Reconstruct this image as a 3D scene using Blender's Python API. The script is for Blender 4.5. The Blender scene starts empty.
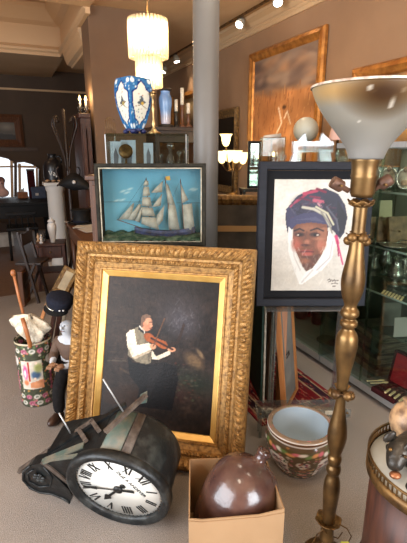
EXPOSURE = 0.0; DAY = 270.0; CEIL = 14.0; BACK = 12.0; CAB = 12.0
import bpy, bmesh, math, random
import numpy as np
from mathutils import Vector, Matrix, Euler
random.seed(7); rng = np.random.default_rng(11)
PI = math.pi
SC = bpy.context.scene
COL = SC.collection
# ---------------------------------------------------------------- camera geometry
F = 430.0; PIT = math.radians(15.5); YAW = math.radians(23.9); CZ = 1.5
RV = Vector((math.cos(YAW), -math.sin(YAW), 0)); FV = Vector((math.sin(YAW), math.cos(YAW), 0)); ZV = Vector((0, 0, 1))
CAMP = Vector((0, 0, CZ))
def ray(px, py):
    u = (px-203.5)/F; v = (271.5-py)/F
    return RV*u + FV*(math.cos(PIT)+v*math.sin(PIT)) + ZV*(-math.sin(PIT)+v*math.cos(PIT))
def onZ(px, py, z=0.0): d = ray(px, py); return CAMP+d*((z-CZ)/d.z)
def onX(px, py, x): d = ray(px, py); return CAMP+d*(x/d.x)
def onY(px, py, y): d = ray(px, py); return CAMP+d*(y/d.y)
def P(px, py, f): d = ray(px, py); return CAMP+d*(f/d.dot(FV))
def W(r, f, z=0.0): return RV*r+FV*f+ZV*z
def pw(px, f, z):            # size of one pixel (m) at forward distance f, height z
    return (f*math.cos(PIT)+(CZ-z)*math.sin(PIT))/F
# ---------------------------------------------------------------- materials
def lin(c):
    return tuple(((x/255)/12.92 if x/255 <= .04045 else ((x/255+.055)/1.055)**2.4) for x in c)
def new_mat(name):
    m = bpy.data.materials.new(name); m.use_nodes = True
    nt = m.node_tree; nt.nodes.clear()
    o = nt.nodes.new('ShaderNodeOutputMaterial'); return m, nt, o
def mat(name, col, col2=None, rough=.6, metal=0., scale=20., bump=0., bscale=None, stretch=None, attr=False, spec=.5, contrast=(.35, .65), trans=0., alpha=None, coat=0.):
    m, nt, o = new_mat(name); N = nt.nodes; L = nt.links
    b = N.new('ShaderNodeBsdfPrincipled'); L.new(b.outputs[0], o.inputs[0])
    b.inputs['Roughness'].default_value = rough; b.inputs['Metallic'].default_value = metal
    b.inputs['Specular IOR Level'].default_value = spec
    b.inputs['Coat Weight'].default_value = coat; b.inputs['Coat Roughness'].default_value = .1
    if trans: b.inputs['Transmission Weight'].default_value = trans
    tc = N.new('ShaderNodeTexCoord'); mp = N.new('ShaderNodeMapping'); L.new(tc.outputs['Object'], mp.inputs[0])
    if stretch: mp.inputs['Scale'].default_value = stretch
    if attr:
        a = N.new('ShaderNodeAttribute'); a.attribute_name = 'Col'; src = a.outputs['Color']
        L.new(src, b.inputs['Base Color'])
    elif col2 is None:
        b.inputs['Base Color'].default_value = (*lin(col), 1)
    else:
        n = N.new('ShaderNodeTexNoise'); n.inputs['Scale'].default_value = scale; n.inputs['Detail'].default_value = 6
        L.new(mp.outputs[0], n.inputs['Vector'])
        r = N.new('ShaderNodeValToRGB'); L.new(n.outputs['Fac'], r.inputs[0])
        r.color_ramp.elements[0].position = contrast[0]; r.color_ramp.elements[1].position = contrast[1]
        r.color_ramp.elements[0].color = (*lin(col), 1); r.color_ramp.elements[1].color = (*lin(col2), 1)
        L.new(r.outputs[0], b.inputs['Base Color'])
    if bump:
        n2 = N.new('ShaderNodeTexNoise'); n2.inputs['Scale'].default_value = bscale or scale*2; n2.inputs['Detail'].default_value = 5
        L.new(mp.outputs[0], n2.inputs['Vector'])
        bp = N.new('ShaderNodeBump'); bp.inputs['Strength'].default_value = bump; bp.inputs['Distance'].default_value = .01
        L.new(n2.outputs['Fac'], bp.inputs['Height']); L.new(bp.outputs[0], b.inputs['Normal'])
    return m
def emit(name, col, strength):
    m, nt, o = new_mat(name)
    e = nt.nodes.new('ShaderNodeEmission'); e.inputs[0].default_value = (*lin(col), 1); e.inputs[1].default_value = strength
    nt.links.new(e.outputs[0], o.inputs[0]); return m
def glass(name, tint=(235, 240, 238), refl=.08, rough=.03, body=0., bodycol=(230, 230, 230), k=.5):
    m, nt, o = new_mat(name); N = nt.nodes; L = nt.links
    t = N.new('ShaderNodeBsdfTransparent'); t.inputs[0].default_value = (*lin(tint), 1)
    g = N.new('ShaderNodeBsdfGlossy'); g.inputs['Roughness'].default_value = rough; g.inputs['Color'].default_value = (1, 1, 1, 1)
    lw = N.new('ShaderNodeLayerWeight'); lw.inputs[0].default_value = .35
    mm = N.new('ShaderNodeMath'); mm.operation = 'MULTIPLY_ADD'; mm.use_clamp = True
    mm.inputs[1].default_value = k; mm.inputs[2].default_value = refl; L.new(lw.outputs['Fresnel'], mm.inputs[0])
    mx = N.new('ShaderNodeMixShader'); L.new(mm.outputs[0], mx.inputs[0]); L.new(t.outputs[0], mx.inputs[1]); L.new(g.outputs[0], mx.inputs[2])
    out = mx
    if body:
        d = N.new('ShaderNodeBsdfDiffuse'); d.inputs[0].default_value = (*lin(bodycol), 1)
        tr = N.new('ShaderNodeBsdfTranslucent'); tr.inputs[0].default_value = (*lin(bodycol), 1)
        m1 = N.new('ShaderNodeMixShader'); m1.inputs[0].default_value = .5; L.new(d.outputs[0], m1.inputs[1]); L.new(tr.outputs[0], m1.inputs[2])
        m2 = N.new('ShaderNodeMixShader'); m2.inputs[0].default_value = body; L.new(mx.outputs[0], m2.inputs[1]); L.new(m1.outputs[0], m2.inputs[2])
        out = m2
    L.new(out.outputs[0], o.inputs[0]); return m
M = {}
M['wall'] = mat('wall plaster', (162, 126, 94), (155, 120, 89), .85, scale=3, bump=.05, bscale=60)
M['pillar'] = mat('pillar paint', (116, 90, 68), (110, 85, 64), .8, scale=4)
M['ceil'] = mat('ceiling paint', (200, 164, 122), (192, 156, 115), .85, scale=2)
M['cornice'] = mat('cornice paint', (202, 168, 128), None, .7)
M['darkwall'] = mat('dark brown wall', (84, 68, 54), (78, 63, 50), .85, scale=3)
M['darktrim'] = mat('dark trim', (72, 54, 40), None, .6)
M['carpet'] = mat('taupe carpet', (164, 154, 146), (124, 115, 107), 1., scale=230, bump=.5, bscale=300, spec=.1, contrast=(.3, .7))
M['steel'] = mat('grey painted steel', (106, 102, 97), (100, 96, 91), .5, scale=3)
M['gilt'] = mat('antique gilt', (174, 132, 76), (98, 68, 36), .47, .42, scale=55, bump=.35, bscale=140, contrast=(.42, .72))
M['giltslip'] = mat('bright gilt slip', (222, 178, 102), (204, 156, 80), .35, .5, scale=12)
M['oldgilt'] = mat('worn gilt', (150, 116, 66), (88, 62, 36), .55, .35, scale=40, bump=.3)
M['oil'] = mat('oil paint', (0, 0, 0), rough=.42, attr=True, bump=.12, bscale=130, spec=.22)
M['matte'] = mat('painted matte', (0, 0, 0), rough=.6, attr=True, bump=.05, bscale=90)
M['glaze'] = mat('painted glaze', (0, 0, 0), rough=.18, attr=True, coat=.4)
M['black'] = mat('black satin', (18, 18, 19), (26, 26, 27), .6, scale=9, spec=.25)
M['frameblack'] = mat('charcoal painted wood', (25, 27, 33), (31, 33, 40), .7, scale=14, stretch=(1, 1, 8), spec=.25)
M['matboard'] = mat('black mount', (20, 20, 23), None, .85, spec=.2)
M['tole'] = mat('black tole metal', (26, 28, 29), (74, 76, 74), .42, .25, scale=18, bump=.25, bscale=50, contrast=(.5, .82))
M['toledark'] = mat('black painted zinc', (18, 19, 20), (44, 48, 47), .4, .2, scale=24, bump=.2, contrast=(.5, .8))
M['verdigris'] = mat('verdigris zinc', (78, 94, 86), (112, 106, 92), .6, .2, scale=16, bump=.3, contrast=(.4, .62))
M['rustplank'] = mat('rusty strip', (96, 84, 74), (66, 54, 46), .7, .15, scale=30, bump=.3)
M['dial'] = mat('white enamel dial', (230, 227, 218), (220, 217, 208), .3, scale=6)
M['ink'] = mat('black dial paint', (14, 14, 14), None, .5)
M['kraft'] = mat('kraft cardboard', (164, 132, 98), (155, 123, 90), .85, scale=5, spec=.2, bump=.03, bscale=200)
M['kraftin'] = mat('kraft cardboard inside', (164, 128, 92), None, .85, spec=.2)
M['jug'] = mat('brown salt glaze', (92, 64, 55), (70, 47, 42), .25, scale=14, bump=.12, bscale=60, coat=.5)
M['brass'] = mat('antique brass', (132, 102, 62), (80, 60, 38), .38, .8, scale=14, contrast=(.35, .7))
M['brassold'] = mat('tarnished brass', (134, 100, 56), (76, 54, 32), .45, .7, scale=22, bump=.1)
M['copper'] = mat('coppery brown socket', (112, 80, 62), (80, 56, 44), .55, .35, scale=30)
M['white'] = mat('white paint', (216, 212, 204), None, .6)
M['porcelain'] = mat('white porcelain', (214, 210, 204), (204, 200, 196), .25, scale=8)
M['lace'] = mat('cream lace', (232, 222, 202), (206, 192, 168), .95, scale=60, bump=.6, bscale=70, spec=.1)
M['cane'] = mat('honey cane', (176, 110, 62), (136, 78, 40), .45, scale=24, stretch=(1, 1, .3))
M['wood'] = mat('brown wood', (104, 66, 42), (76, 46, 28), .45, scale=9, stretch=(6, 6, .7))
M['redwood'] = mat('reddish mahogany', (78, 42, 28), (52, 27, 19), .5, scale=8, stretch=(6, 6, .8))
M['darkwood'] = mat('dark walnut', (52, 36, 27), (36, 25, 19), .45, scale=8, stretch=(6, 6, .8))
M['pine'] = mat('orange pine', (196, 132, 78), (172, 108, 60), .55, scale=7, stretch=(8, 8, .6))
M['paleboard'] = mat('old brown board', (128, 100, 74), (84, 64, 46), .75, scale=14, stretch=(6, 6, .8))
M['greyback'] = mat('grey canvas back', (122, 116, 106), (104, 98, 90), .8, scale=9)
M['greenpaint'] = mat('dark green cloth', (26, 62, 46), (18, 44, 34), .7, scale=30)
M['chalk'] = mat('chalky white edge', (196, 186, 166), (150, 138, 118), .8, scale=30)
M['alu'] = mat('brushed aluminium', (176, 178, 178), (164, 166, 168), .35, .45, scale=30, stretch=(1, 12, 1))
M['cabback'] = mat('cabinet lining', (104, 102, 84), (84, 84, 70), .5, scale=5)
M['cabfloor'] = mat('grey cabinet floor', (110, 112, 108), None, .5)
M['silver'] = mat('silver plate', (190, 186, 172), (120, 116, 104), .25, .85, scale=20)
M['marble'] = mat('white marble', (196, 192, 180), (172, 168, 156), .3, scale=6)
M['bronze'] = mat('dark bronze', (42, 38, 34), (70, 64, 56), .38, .5, scale=22, bump=.25, bscale=60)
M['coppertip'] = mat('worn copper', (170, 112, 76), (120, 74, 50), .4, .6, scale=40)
M['tan'] = mat('mottled tan shell', (186, 150, 112), (108, 82, 62), .45, scale=22, contrast=(.4, .6))
M['leather'] = mat('brown shoe leather', (70, 46, 34), (50, 33, 25), .4, scale=20)
M['navy'] = mat('navy felt', (28, 30, 42), (20, 22, 32), .9, scale=60, spec=.2)
M['trouser'] = mat('black cloth', (24, 22, 23), (34, 32, 32), .95, scale=60, spec=.15)
M['tanskin'] = mat('tan painted carving', (164, 122, 88), (138, 98, 70), .6, scale=20)
M['maroon'] = mat('maroon velvet', (62, 22, 24), (50, 17, 20), .9, scale=50, spec=.15)
M['red'] = mat('crimson silk lining', (170, 24, 32), (140, 16, 26), .65, scale=18)
M['bone'] = mat('ivory handles', (214, 190, 140), None, .4)
M['paper'] = mat('white paper', (196, 190, 180), (176, 168, 158), .85, scale=8)
M['blue'] = mat('dusty blue card', (58, 70, 92), (48, 58, 78), .7, scale=20)
M['orangebox'] = mat('orange wood', (150, 92, 50), (122, 72, 38), .6, scale=14)
M['pinkclay'] = mat('pink terracotta', (128, 92, 84), (104, 72, 66), .8, scale=14)
M['opal'] = mat('blue opaline', (96, 136, 186), (160, 176, 196), .25, scale=7, trans=.1)
M['frost'] = mat('frosted white glass', (206, 206, 190), None, .4, trans=.15)
M['mirror'] = mat('mirror silvering', (176, 170, 160), None, .05, 1.)
M['tagyellow'] = mat('yellow tag', (196, 190, 70), None, .6)
M['stone'] = mat('olive paper bundle', (120, 104, 76), (66, 56, 40), .8, scale=16, stretch=(1, 1, 9))
M['olive'] = mat('grey olive card', (104, 102, 86), (88, 86, 72), .7, scale=12)
M['bronzebag'] = mat('beaten tan leather', (138, 108, 72), (92, 70, 46), .6, scale=22, bump=.3)
M['glass'] = glass('clear glass', refl=.01, k=.14)
M['shelfglass'] = glass('green shelf glass', (214, 226, 218), .04, k=.25)
M['acrylic'] = glass('clear acrylic', (232, 236, 236), .1, body=.06)
M['crystal'] = glass('cut crystal', (232, 234, 234), .07, .1, body=.09, bodycol=(166, 170, 176), k=.2)
M['prism'] = glass('chandelier glass', (255, 246, 226), .1, .12, body=.42, bodycol=(255, 244, 222))
M['caseglass'] = glass('old display glass', (240, 242, 240), .012, k=.12)
M['glow'] = emit('lamp glow', (255, 236, 200), 30)
M['shadeglow'] = emit('lit glass shade', (255, 226, 156), 3.2)
M['flame'] = emit('candle bulb glow', (255, 206, 120), 16)
M['spotface'] = emit('spotlight face', (255, 244, 226), 14)
M['sky'] = emit('daylight outside', (238, 246, 255), 1.5)
# ---------------------------------------------------------------- mesh building
class MB:
    def __init__(s): s.v = []; s.f = []; s.c = None; s.smooth = []
    def add(s, vs, fs, smooth=False):
        b = len(s.v); s.v += [Vector(v) for v in vs]
        for f in fs: s.f.append(tuple(i+b for i in f)); s.smooth.append(smooth)
        return s
    def hexa(s, p):  # 8 points, bottom ring 0-3, top ring 4-7
        return s.add(p, [(3, 2, 1, 0), (4, 5, 6, 7), (0, 1, 5, 4), (1, 2, 6, 5), (2, 3, 7, 6), (3, 0, 4, 7)])
    def box(s, lo, hi, bev=0., mtx=None):
        x0, y0, z0 = lo; x1, y1, z1 = hi
        if bev <= 0:
            p = [(x0, y0, z0), (x1, y0, z0), (x1, y1, z0), (x0, y1, z0), (x0, y0, z1), (x1, y0, z1), (x1, y1, z1), (x0, y1, z1)]
            if mtx: p = [mtx @ Vector(q) for q in p]
            return s.hexa(p)
        bm = bmesh.new(); bmesh.ops.create_cube(bm, size=1)
        for v in bm.verts: v.co = Vector(((x0+x1)/2+v.co.x*(x1-x0), (y0+y1)/2+v.co.y*(y1-y0), (z0+z1)/2+v.co.z*(z1-z0)))
        bmesh.ops.bevel(bm, geom=bm.edges[:], offset=min(bev, .45*min(x1-x0, y1-y0, z1-z0)), segments=2, affect='EDGES', profile=.5)
        bm.verts.index_update()
        s.add([(mtx @ v.co if mtx else v.co) for v in bm.verts], [[v.index for v in f.verts] for f in bm.faces]); bm.free(); return s
    def lathe(s, prof, seg=32, c=(0, 0, 0), cap=True, axis=None, smooth=True):
        c = Vector(c); vs = []; fs = []; n = len(prof)
        Q = Vector((0, 0, 1)).rotation_difference(Vector(axis)).to_matrix() if axis is not None else Matrix.Identity(3)
        for k in range(seg):
            a = 2*PI*k/seg
            for r, z in prof: vs.append(c+Q @ Vector((r*math.cos(a), r*math.sin(a), z)))
        for k in range(seg):
            k2 = (k+1) % seg
            for i in range(n-1): fs.append((k*n+i, k2*n+i, k2*n+i+1, k*n+i+1))
        if cap:
            fs.append(tuple(k*n for k in reversed(range(seg)))); fs.append(tuple(k*n+n-1 for k in range(seg)))
        return s.add(vs, fs, smooth)
    def tube(s, pts, r, seg=8, cap=True):
        pts = [Vector(p) for p in pts]; n = len(pts); vs = []; fs = []
        rr = r if isinstance(r, (list, tuple)) else [r]*n
        ref = None
        for i, p in enumerate(pts):
            t = (pts[min(i+1, n-1)]-pts[max(i-1, 0)]).normalized()
            if ref is None: ref = t.orthogonal().normalized()
            ref = (ref-t*ref.dot(t)).normalized(); b = t.cross(ref)
            for k in range(seg):
                a = 2*PI*k/seg; vs.append(p+(ref*math.cos(a)+b*math.sin(a))*rr[i])
        for i in range(n-1):
            for k in range(seg):
                k2 = (k+1) % seg; fs.append((i*seg+k, i*seg+k2, (i+1)*seg+k2, (i+1)*seg+k))
        if cap: fs.append(tuple(reversed(range(seg)))); fs.append(tuple((n-1)*seg+k for k in range(seg)))
        return s.add(vs, fs, True)
    def bar(s, a, b, w, h, up=(0, 0, 1)):
        a = Vector(a); b = Vector(b); t = (b-a).normalized(); up = Vector(up)
        x = t.cross(up).normalized(); y = x.cross(t).normalized()
        p = []
        for q in (a, b):
            p += [q-x*w/2-y*h/2, q+x*w/2-y*h/2, q+x*w/2+y*h/2, q-x*w/2+y*h/2]
        return s.hexa(p)
    def prism(s, poly, ext):   # poly: list of 3-D points, ext: vector
        e = Vector(ext); n = len(poly); A = [Vector(p) for p in poly]; B = [p+e for p in A]
        fs = [tuple(range(n)), tuple(n+i for i in reversed(range(n)))]
        fs += [(i, n+i, n+(i+1) % n, (i+1) % n) for i in range(n)]
        return s.add(A+B, fs)
    def ball(s, c, r, seg=16, rings=10, sq=(1, 1, 1)):
        prof = [(r*math.sin(PI*i/rings), -r*math.cos(PI*i/rings)) for i in range(1, rings)]
        b = len(s.v); s.lathe([(p[0], p[1]) for p in prof], seg)
        for i in range(b, len(s.v)): s.v[i] = Vector((s.v[i].x*sq[0], s.v[i].y*sq[1], s.v[i].z*sq[2]))+Vector(c)
        return s
    def profile_frame(s, w, h, prof, nseg=60, disp=None, y0=0.):
        # rectangular moulding in the local XZ plane, front towards -Y; prof: (inset, forward height)
        cx = [(-w/2, 0), (w/2, 0), (w/2, h), (-w/2, h)]; inn = [(1, 1), (-1, 1), (-1, -1), (1, -1)]
        n = len(prof)
        for k in range(4):
            a = cx[k]; b = cx[(k+1) % 4]; ia = inn[k]; ib = inn[(k+1) % 4]
            Ls = math.hypot(b[0]-a[0], b[1]-a[1]); vs = []; fs = []
            for i in range(nseg+1):
                t = i/nseg
                for j, (d, hh) in enumerate(prof):
                    pa = (a[0]+ia[0]*d, a[1]+ia[1]*d); pb = (b[0]+ib[0]*d, b[1]+ib[1]*d)
                    e = disp(t*Ls, Ls, d) if disp and 0 < j < n-1 else 0
                    vs.append((pa[0]+(pb[0]-pa[0])*t, y0-hh-e, pa[1]+(pb[1]-pa[1])*t))
            for i in range(nseg):
                for j in range(n-1): fs.append((i*n+j, (i+1)*n+j, (i+1)*n+j+1, i*n+j+1))
                fs.append((i*n+n-1, (i+1)*n+n-1, (i+1)*n, i*n))
            s.add(vs, fs)
        return s
    def rot(s, mtx, start=0):
        for i in range(start, len(s.v)): s.v[i] = mtx @ s.v[i]
        return s
def rm(o):
    return Matrix.LocRotScale(o.location, o.rotation_euler, o.scale)
def full(o):
    m = rm(o)
    while o.parent: o = o.parent; m = rm(o) @ m
    return m
def obj(name, mb, m, parent=None, world=False, mods=(), loc=None, rot=None):
    me = bpy.data.meshes.new(name)
    vs = mb.v
    if world and parent is not None:
        inv = full(parent).inverted(); vs = [inv @ v for v in vs]
    me.from_pydata([tuple(v) for v in vs], [], mb.f); me.update()
    if any(mb.smooth): me.polygons.foreach_set('use_smooth', mb.smooth)
    bm = bmesh.new(); bm.from_mesh(me); bmesh.ops.recalc_face_normals(bm, faces=bm.faces[:]); bm.to_mesh(me); bm.free()
    if mb.c is not None:
        ca = me.color_attributes.new('Col', 'FLOAT_COLOR', 'POINT')
        arr = np.ones((len(mb.v), 4), np.float32); arr[:, :3] = mb.c; ca.data.foreach_set('color', arr.ravel())
    me.materials.append(m if not isinstance(m, str) else M[m])
    o = bpy.data.objects.new(name, me); COL.objects.link(o)
    if parent is not None: o.parent = parent
    if loc is not None: o.location = loc
    if rot is not None: o.rotation_euler = rot
    for kind, kw in mods:
        md = o.modifiers.new(kind, kind)
        for k, v in kw.items(): setattr(md, k, v)
    return o
def tag(o, label, cat, group=None, kind=None):
    o['label'] = label; o['category'] = cat
    if group: o['group'] = group
    if kind: o['kind'] = kind
    return o
def thing(name, label, cat, loc=(0, 0, 0), rz=0., rx=0., ry=0., group=None):
    o = bpy.data.objects.new(name, None); COL.objects.link(o); o.empty_display_size = .05
    o.location = Vector(loc); o.rotation_euler = Euler((rx, ry, rz), 'XYZ'); return tag(o, label, cat, group)
def struct(name, mb, m):
    o = obj(name, mb, m); o['kind'] = 'structure'; return o
def copy_tree(o, parent=None):
    c = o.copy(); COL.objects.link(c); c.parent = parent
    for ch in list(o.children): copy_tree(ch, c)
    return c
def meshtext(name, body, size, m, parent, mtx, ext=.0006):
    cu = bpy.data.curves.new(name, 'FONT'); cu.body = body; cu.size = size; cu.align_x = 'CENTER'; cu.align_y = 'CENTER'; cu.extrude = ext
    o = bpy.data.objects.new(name, cu); COL.objects.link(o)
    dg = bpy.context.evaluated_depsgraph_get(); me = bpy.data.meshes.new_from_object(o.evaluated_get(dg))
    bpy.data.objects.remove(o); me.transform(mtx); me.materials.clear(); me.materials.append(M[m])
    t = bpy.data.objects.new(name, me); COL.objects.link(t); t.parent = parent; return t
CF = -YAW   # rotation about z that turns local -Y towards the camera
# ---------------------------------------------------------------- painting on grids
def vnoise(nx, ny, sx, sy, seed=0):
    g = np.random.default_rng(seed).random((sy+2, sx+2))
    x = np.linspace(0, sx, nx); y = np.linspace(0, sy, ny); xi = x.astype(int); yi = y.astype(int); fx = x-xi; fy = (y-yi)[:, None]
    fx = fx*fx*(3-2*fx); fy = fy*fy*(3-2*fy)
    a = g[yi][:, xi]; b = g[yi][:, xi+1]; c = g[yi+1][:, xi]; d = g[yi+1][:, xi+1]
    return (a*(1-fx)+b*fx)*(1-fy)+(c*(1-fx)+d*fx)*fy
class Paint:
    def __init__(s, nx, ny, base, asp=1.):
        s.nx, s.ny = nx, ny; s.X, s.Y = np.meshgrid(np.linspace(0, 1, nx), np.linspace(0, 1, ny)); s.asp = asp
        s.a = np.ones((ny, nx, 3))*np.array(base, float); s.map = lambda x, y: (x, y)
    def blend(s, k, col): s.a = s.a*(1-k[..., None])+np.array(col, float)*k[..., None]
    def poly(s, pts, col, op=1.):
        p = [s.map(*q) for q in pts]; ins = np.zeros(s.X.shape, bool); j = len(p)-1
        for i in range(len(p)):
            xi, yi = p[i]; xj, yj = p[j]
            if yi != yj:
                ins ^= ((yi > s.Y) != (yj > s.Y)) & (s.X < (xj-xi)*(s.Y-yi)/(yj-yi)+xi)
            j = i
        s.blend(ins*op, col)
    def ell(s, c, rx, ry, col, soft=0., rot=0., op=1.):
        x0, y0 = s.map(*c); x1, _ = s.map(c[0]+rx, c[1]); _, y1 = s.map(c[0], c[1]+ry)
        rx = abs(x1-x0); ry = abs(y1-y0); dx = (s.X-x0); dy = (s.Y-y0)*s.asp; ca, sa = math.cos(rot), math.sin(rot)
        q = np.sqrt(((dx*ca+dy*sa)/rx)**2+((-dx*sa+dy*ca)/(ry*s.asp))**2)
        s.blend(np.clip((1+soft-q)/max(2*soft, .02), 0, 1)*op, col)
    def line(s, pts, w, col, op=1.):
        for (a, b) in zip(pts[:-1], pts[1:]):
            ax, ay = s.map(*a); bx, by = s.map(*b); ay *= s.asp; by *= s.asp
            L2 = (bx-ax)**2+(by-ay)**2+1e-9; t = np.clip(((s.X-ax)*(bx-ax)+(s.Y*s.asp-ay)*(by-ay))/L2, 0, 1)
            d = np.hypot(s.X-ax-t*(bx-ax), s.Y*s.asp-ay-t*(by-ay)); s.blend(np.clip((w-d)/(w*.5), 0, 1)*op, col)
    def noise(s, amt, sx, sy, seed):
        s.a = s.a*(1+amt*(vnoise(s.nx, s.ny, sx, sy, seed)-.5)[..., None]*2)
    def mix(s, col, k): s.blend(np.clip(k, 0, 1), col)
    def lin(s):
        c = np.clip(s.a, 0, 255)/255; return np.where(c <= .04045, c/12.92, ((c+.055)/1.055)**2.4)
def panel(name, w, h, pt, m, parent, z0=0., y=0., thick=.012):
    mb = MB(); nx, ny = pt.nx, pt.ny
    vs = [(-w/2+w*i/(nx-1), y, z0+h*j/(ny-1)) for j in range(ny) for i in range(nx)]
    mb.add(vs, [(j*nx+i, j*nx+i+1, (j+1)*nx+i+1, (j+1)*nx+i) for j in range(ny-1) for i in range(nx-1)])
    mb.c = pt.lin().reshape(-1, 3)
    # back and sides
    b = len(mb.v); mb.add([(-w/2, y+thick, z0), (w/2, y+thick, z0), (w/2, y+thick, z0+h), (-w/2, y+thick, z0+h)], [(3, 2, 1, 0)])
    c0, c1, c2, c3 = 0, nx-1, nx*ny-1, nx*(ny-1)
    mb.f += [(c0, b, b+1, c1), (c1, b+1, b+2, c2), (c2, b+2, b+3, c3), (c3, b+3, b, c0)]; mb.smooth += [False]*4
    mb.c = np.vstack([mb.c, np.tile(np.array(lin((110, 90, 66))), (4, 1))])
    return obj(name, mb, m, parent)
def painted_lathe(name, prof, pt, m, parent, seg=None, mods=()):
    # prof list of (r,z); the painting wraps once round, its v follows the profile
    nx, ny = pt.nx, pt.ny; d = [0]
    for (a, b) in zip(prof[:-1], prof[1:]): d.append(d[-1]+math.hypot(b[0]-a[0], b[1]-a[1]))
    d = np.array(d)/d[-1]; v = np.linspace(0, 1, ny); r = np.interp(v, d, [p[0] for p in prof]); z = np.interp(v, d, [p[1] for p in prof])
    mb = MB(); vs = []
    for j in range(ny):
        for i in range(nx):
            a = -PI/2+2*PI*(i/nx-.5); vs.append((r[j]*math.cos(a), r[j]*math.sin(a), z[j]))
    mb.add(vs, [(j*nx+i, j*nx+(i+1) % nx, (j+1)*nx+(i+1) % nx, (j+1)*nx+i) for j in range(ny-1) for i in range(nx)], True)
    mb.c = pt.lin().reshape(-1, 3)
    return obj(name, mb, m, parent, mods=mods)
# ================================================================ CAMERA, WORLD, LIGHT
cam = bpy.data.cameras.new('camera'); cam.sensor_fit = 'HORIZONTAL'; cam.sensor_width = 36; cam.lens = F/407*36
cam.clip_start = .05
co = bpy.data.objects.new('camera', cam); COL.objects.link(co); co.location = CAMP
co.rotation_euler = (PI/2-PIT, 0, -YAW); SC.camera = co
wd = bpy.data.worlds.new('world'); SC.world = wd; wd.use_nodes = True
wd.node_tree.nodes['Background'].inputs[0].default_value = (.72, .8, 1, 1); wd.node_tree.nodes['Background'].inputs[1].default_value = 1.0
SC.view_settings.view_transform = 'Standard'; SC.view_settings.look = 'None'; SC.view_settings.gamma = 1; SC.view_settings.exposure = EXPOSURE
SC.cycles.use_denoising = True; SC.cycles.transparent_max_bounces = 24; SC.cycles.max_bounces = 8; SC.cycles.sample_clamp_indirect = 4
SC.cycles.caustics_reflective = False; SC.cycles.caustics_refractive = False
def light(name, typ, loc, energy, col, size=.1, rot=None, target=None, sizey=None, spot=None, blend=.5):
    l = bpy.data.lights.new(name, typ); l.energy = energy; l.color = col
    if typ == 'AREA':
        l.size = size
        if sizey: l.shape = 'RECTANGLE'; l.size_y = sizey
    else: l.shadow_soft_size = size
    if typ == 'SPOT': l.spot_size = spot; l.spot_blend = blend
    o = bpy.data.objects.new(name, l); COL.objects.link(o); o.location = loc
    if target is not None: o.rotation_euler = (Vector(target)-Vector(loc)).to_track_quat('-Z', 'Y').to_euler()
    elif rot: o.rotation_euler = rot
    return o
# ================================================================ ROOM SHELL
XR, YB, ZC = 2.75, 9.2, 2.97
def sbox(name, lo, hi, m): return struct(name, MB().box(lo, hi), m)
sbox('floor', (-3, -3, -.1), (XR+.15, YB+.15, 0), 'carpet')
sbox('wall_right', (XR, -3, 0), (XR+.15, YB, 3.0), 'wall')
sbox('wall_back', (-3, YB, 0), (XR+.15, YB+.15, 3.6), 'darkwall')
w = MB(); w.box((-3.15, -3, 0), (-3, YB, .35)); w.box((-3.15, -3, 2.75), (-3, YB, 3.6)); w.box((-3.15, -3, .35), (-3, -1.4, 2.75)); w.box((-3.15, 2.5, .35), (-3, YB, 2.75)); struct('wall_left', w, 'wall')  # opening made for the added side daylight
w = MB(); w.box((-3, -3.15, 0), (XR+.15, -3, .35)); w.box((-3, -3.15, 2.75), (XR+.15, -3, 3.0)); w.box((-3, -3.15, .35), (.0, -3, 2.75)); w.box((2.5, -3.15, .35), (XR+.15, -3, 2.75)); struct('wall_front', w, 'wall')
XB, Y0, Y1 = .94, 4.97, 7.3
c = MB(); c.box((XB, -3, ZC), (XR+.15, YB, 3.6)); c.box((-3, -3, 2.92), (XB, Y0, 3.6)); c.box((-3, Y1, 2.86), (XB, YB, 3.6)); c.box((-3, Y0, 3.5), (XB, Y1, 3.6))
struct('ceiling', c, 'ceil')
t = MB()   # cove round the coffer: along the far header and along the beam behind the pillar
prof = [(0, 2.86), (.05, 2.86), (.05, 2.90), (.075, 2.92), (.075, 2.95), (.02, 3.0), (.02, 3.26), (.10, 3.3), (.17, 3.38), (.22, 3.44), (.22, 3.5), (0, 3.5)]
t.prism([(-3, Y1-d, z) for d, z in prof], (3+XB, 0, 0)); struct('trim_header', t, 'cornice')
t = MB(); t.prism([(XB-d, Y0, z) for d, z in prof], (0, Y1-Y0, 0)); struct('trim_beam', t, 'cornice')
t = MB(); t.prism([(XB-d, 5.52, z) for d, z in [(-.3, 2.66), (-.06, 2.66), (-.05, 2.68), (0, 2.70), (.03, 2.76), (.035, 2.8), (.05, 2.82), (.05, 2.86), (-.3, 2.86)]], (0, 1.4, 0)); struct('trim_bracket', t, 'cornice')
t = MB(); t.prism([(-3, Y0+d, z) for d, z in prof[6:]], (3+XB, 0, 0)); struct('trim_coffer', t, 'cornice')
t = MB(); t.prism([(XR-d, -3, z) for d, z in [(0, 2.80), (.02, 2.80), (.02, 2.835), (.035, 2.845), (.035, 2.865), (.02, 2.875), (.05, 2.91), (.11, 2.935), (.11, ZC), (0, ZC)]], (0, YB+3, 0)); struct('trim_right', t, 'cornice')
PR = onY(158, 140, 5.06).x
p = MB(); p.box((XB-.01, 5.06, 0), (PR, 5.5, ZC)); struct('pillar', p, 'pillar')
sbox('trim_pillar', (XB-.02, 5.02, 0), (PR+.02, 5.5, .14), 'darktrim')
sbox('trim_back', (-3, YB-.03, 2.60), (XR, YB, 2.635), 'cornice')
sbox('baseboard_right', (XR-.02, -3, 0), (XR, YB, .15), 'cornice')
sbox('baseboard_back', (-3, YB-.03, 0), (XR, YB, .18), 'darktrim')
t = MB(); q0 = onY(0, 150, YB); q1 = onY(33, 150, YB); t.box((-3, YB-.05, q0.z-.02), (q1.x+.1, YB, q0.z+.05)); struct('trim_dado', t, 'darktrim')
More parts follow.
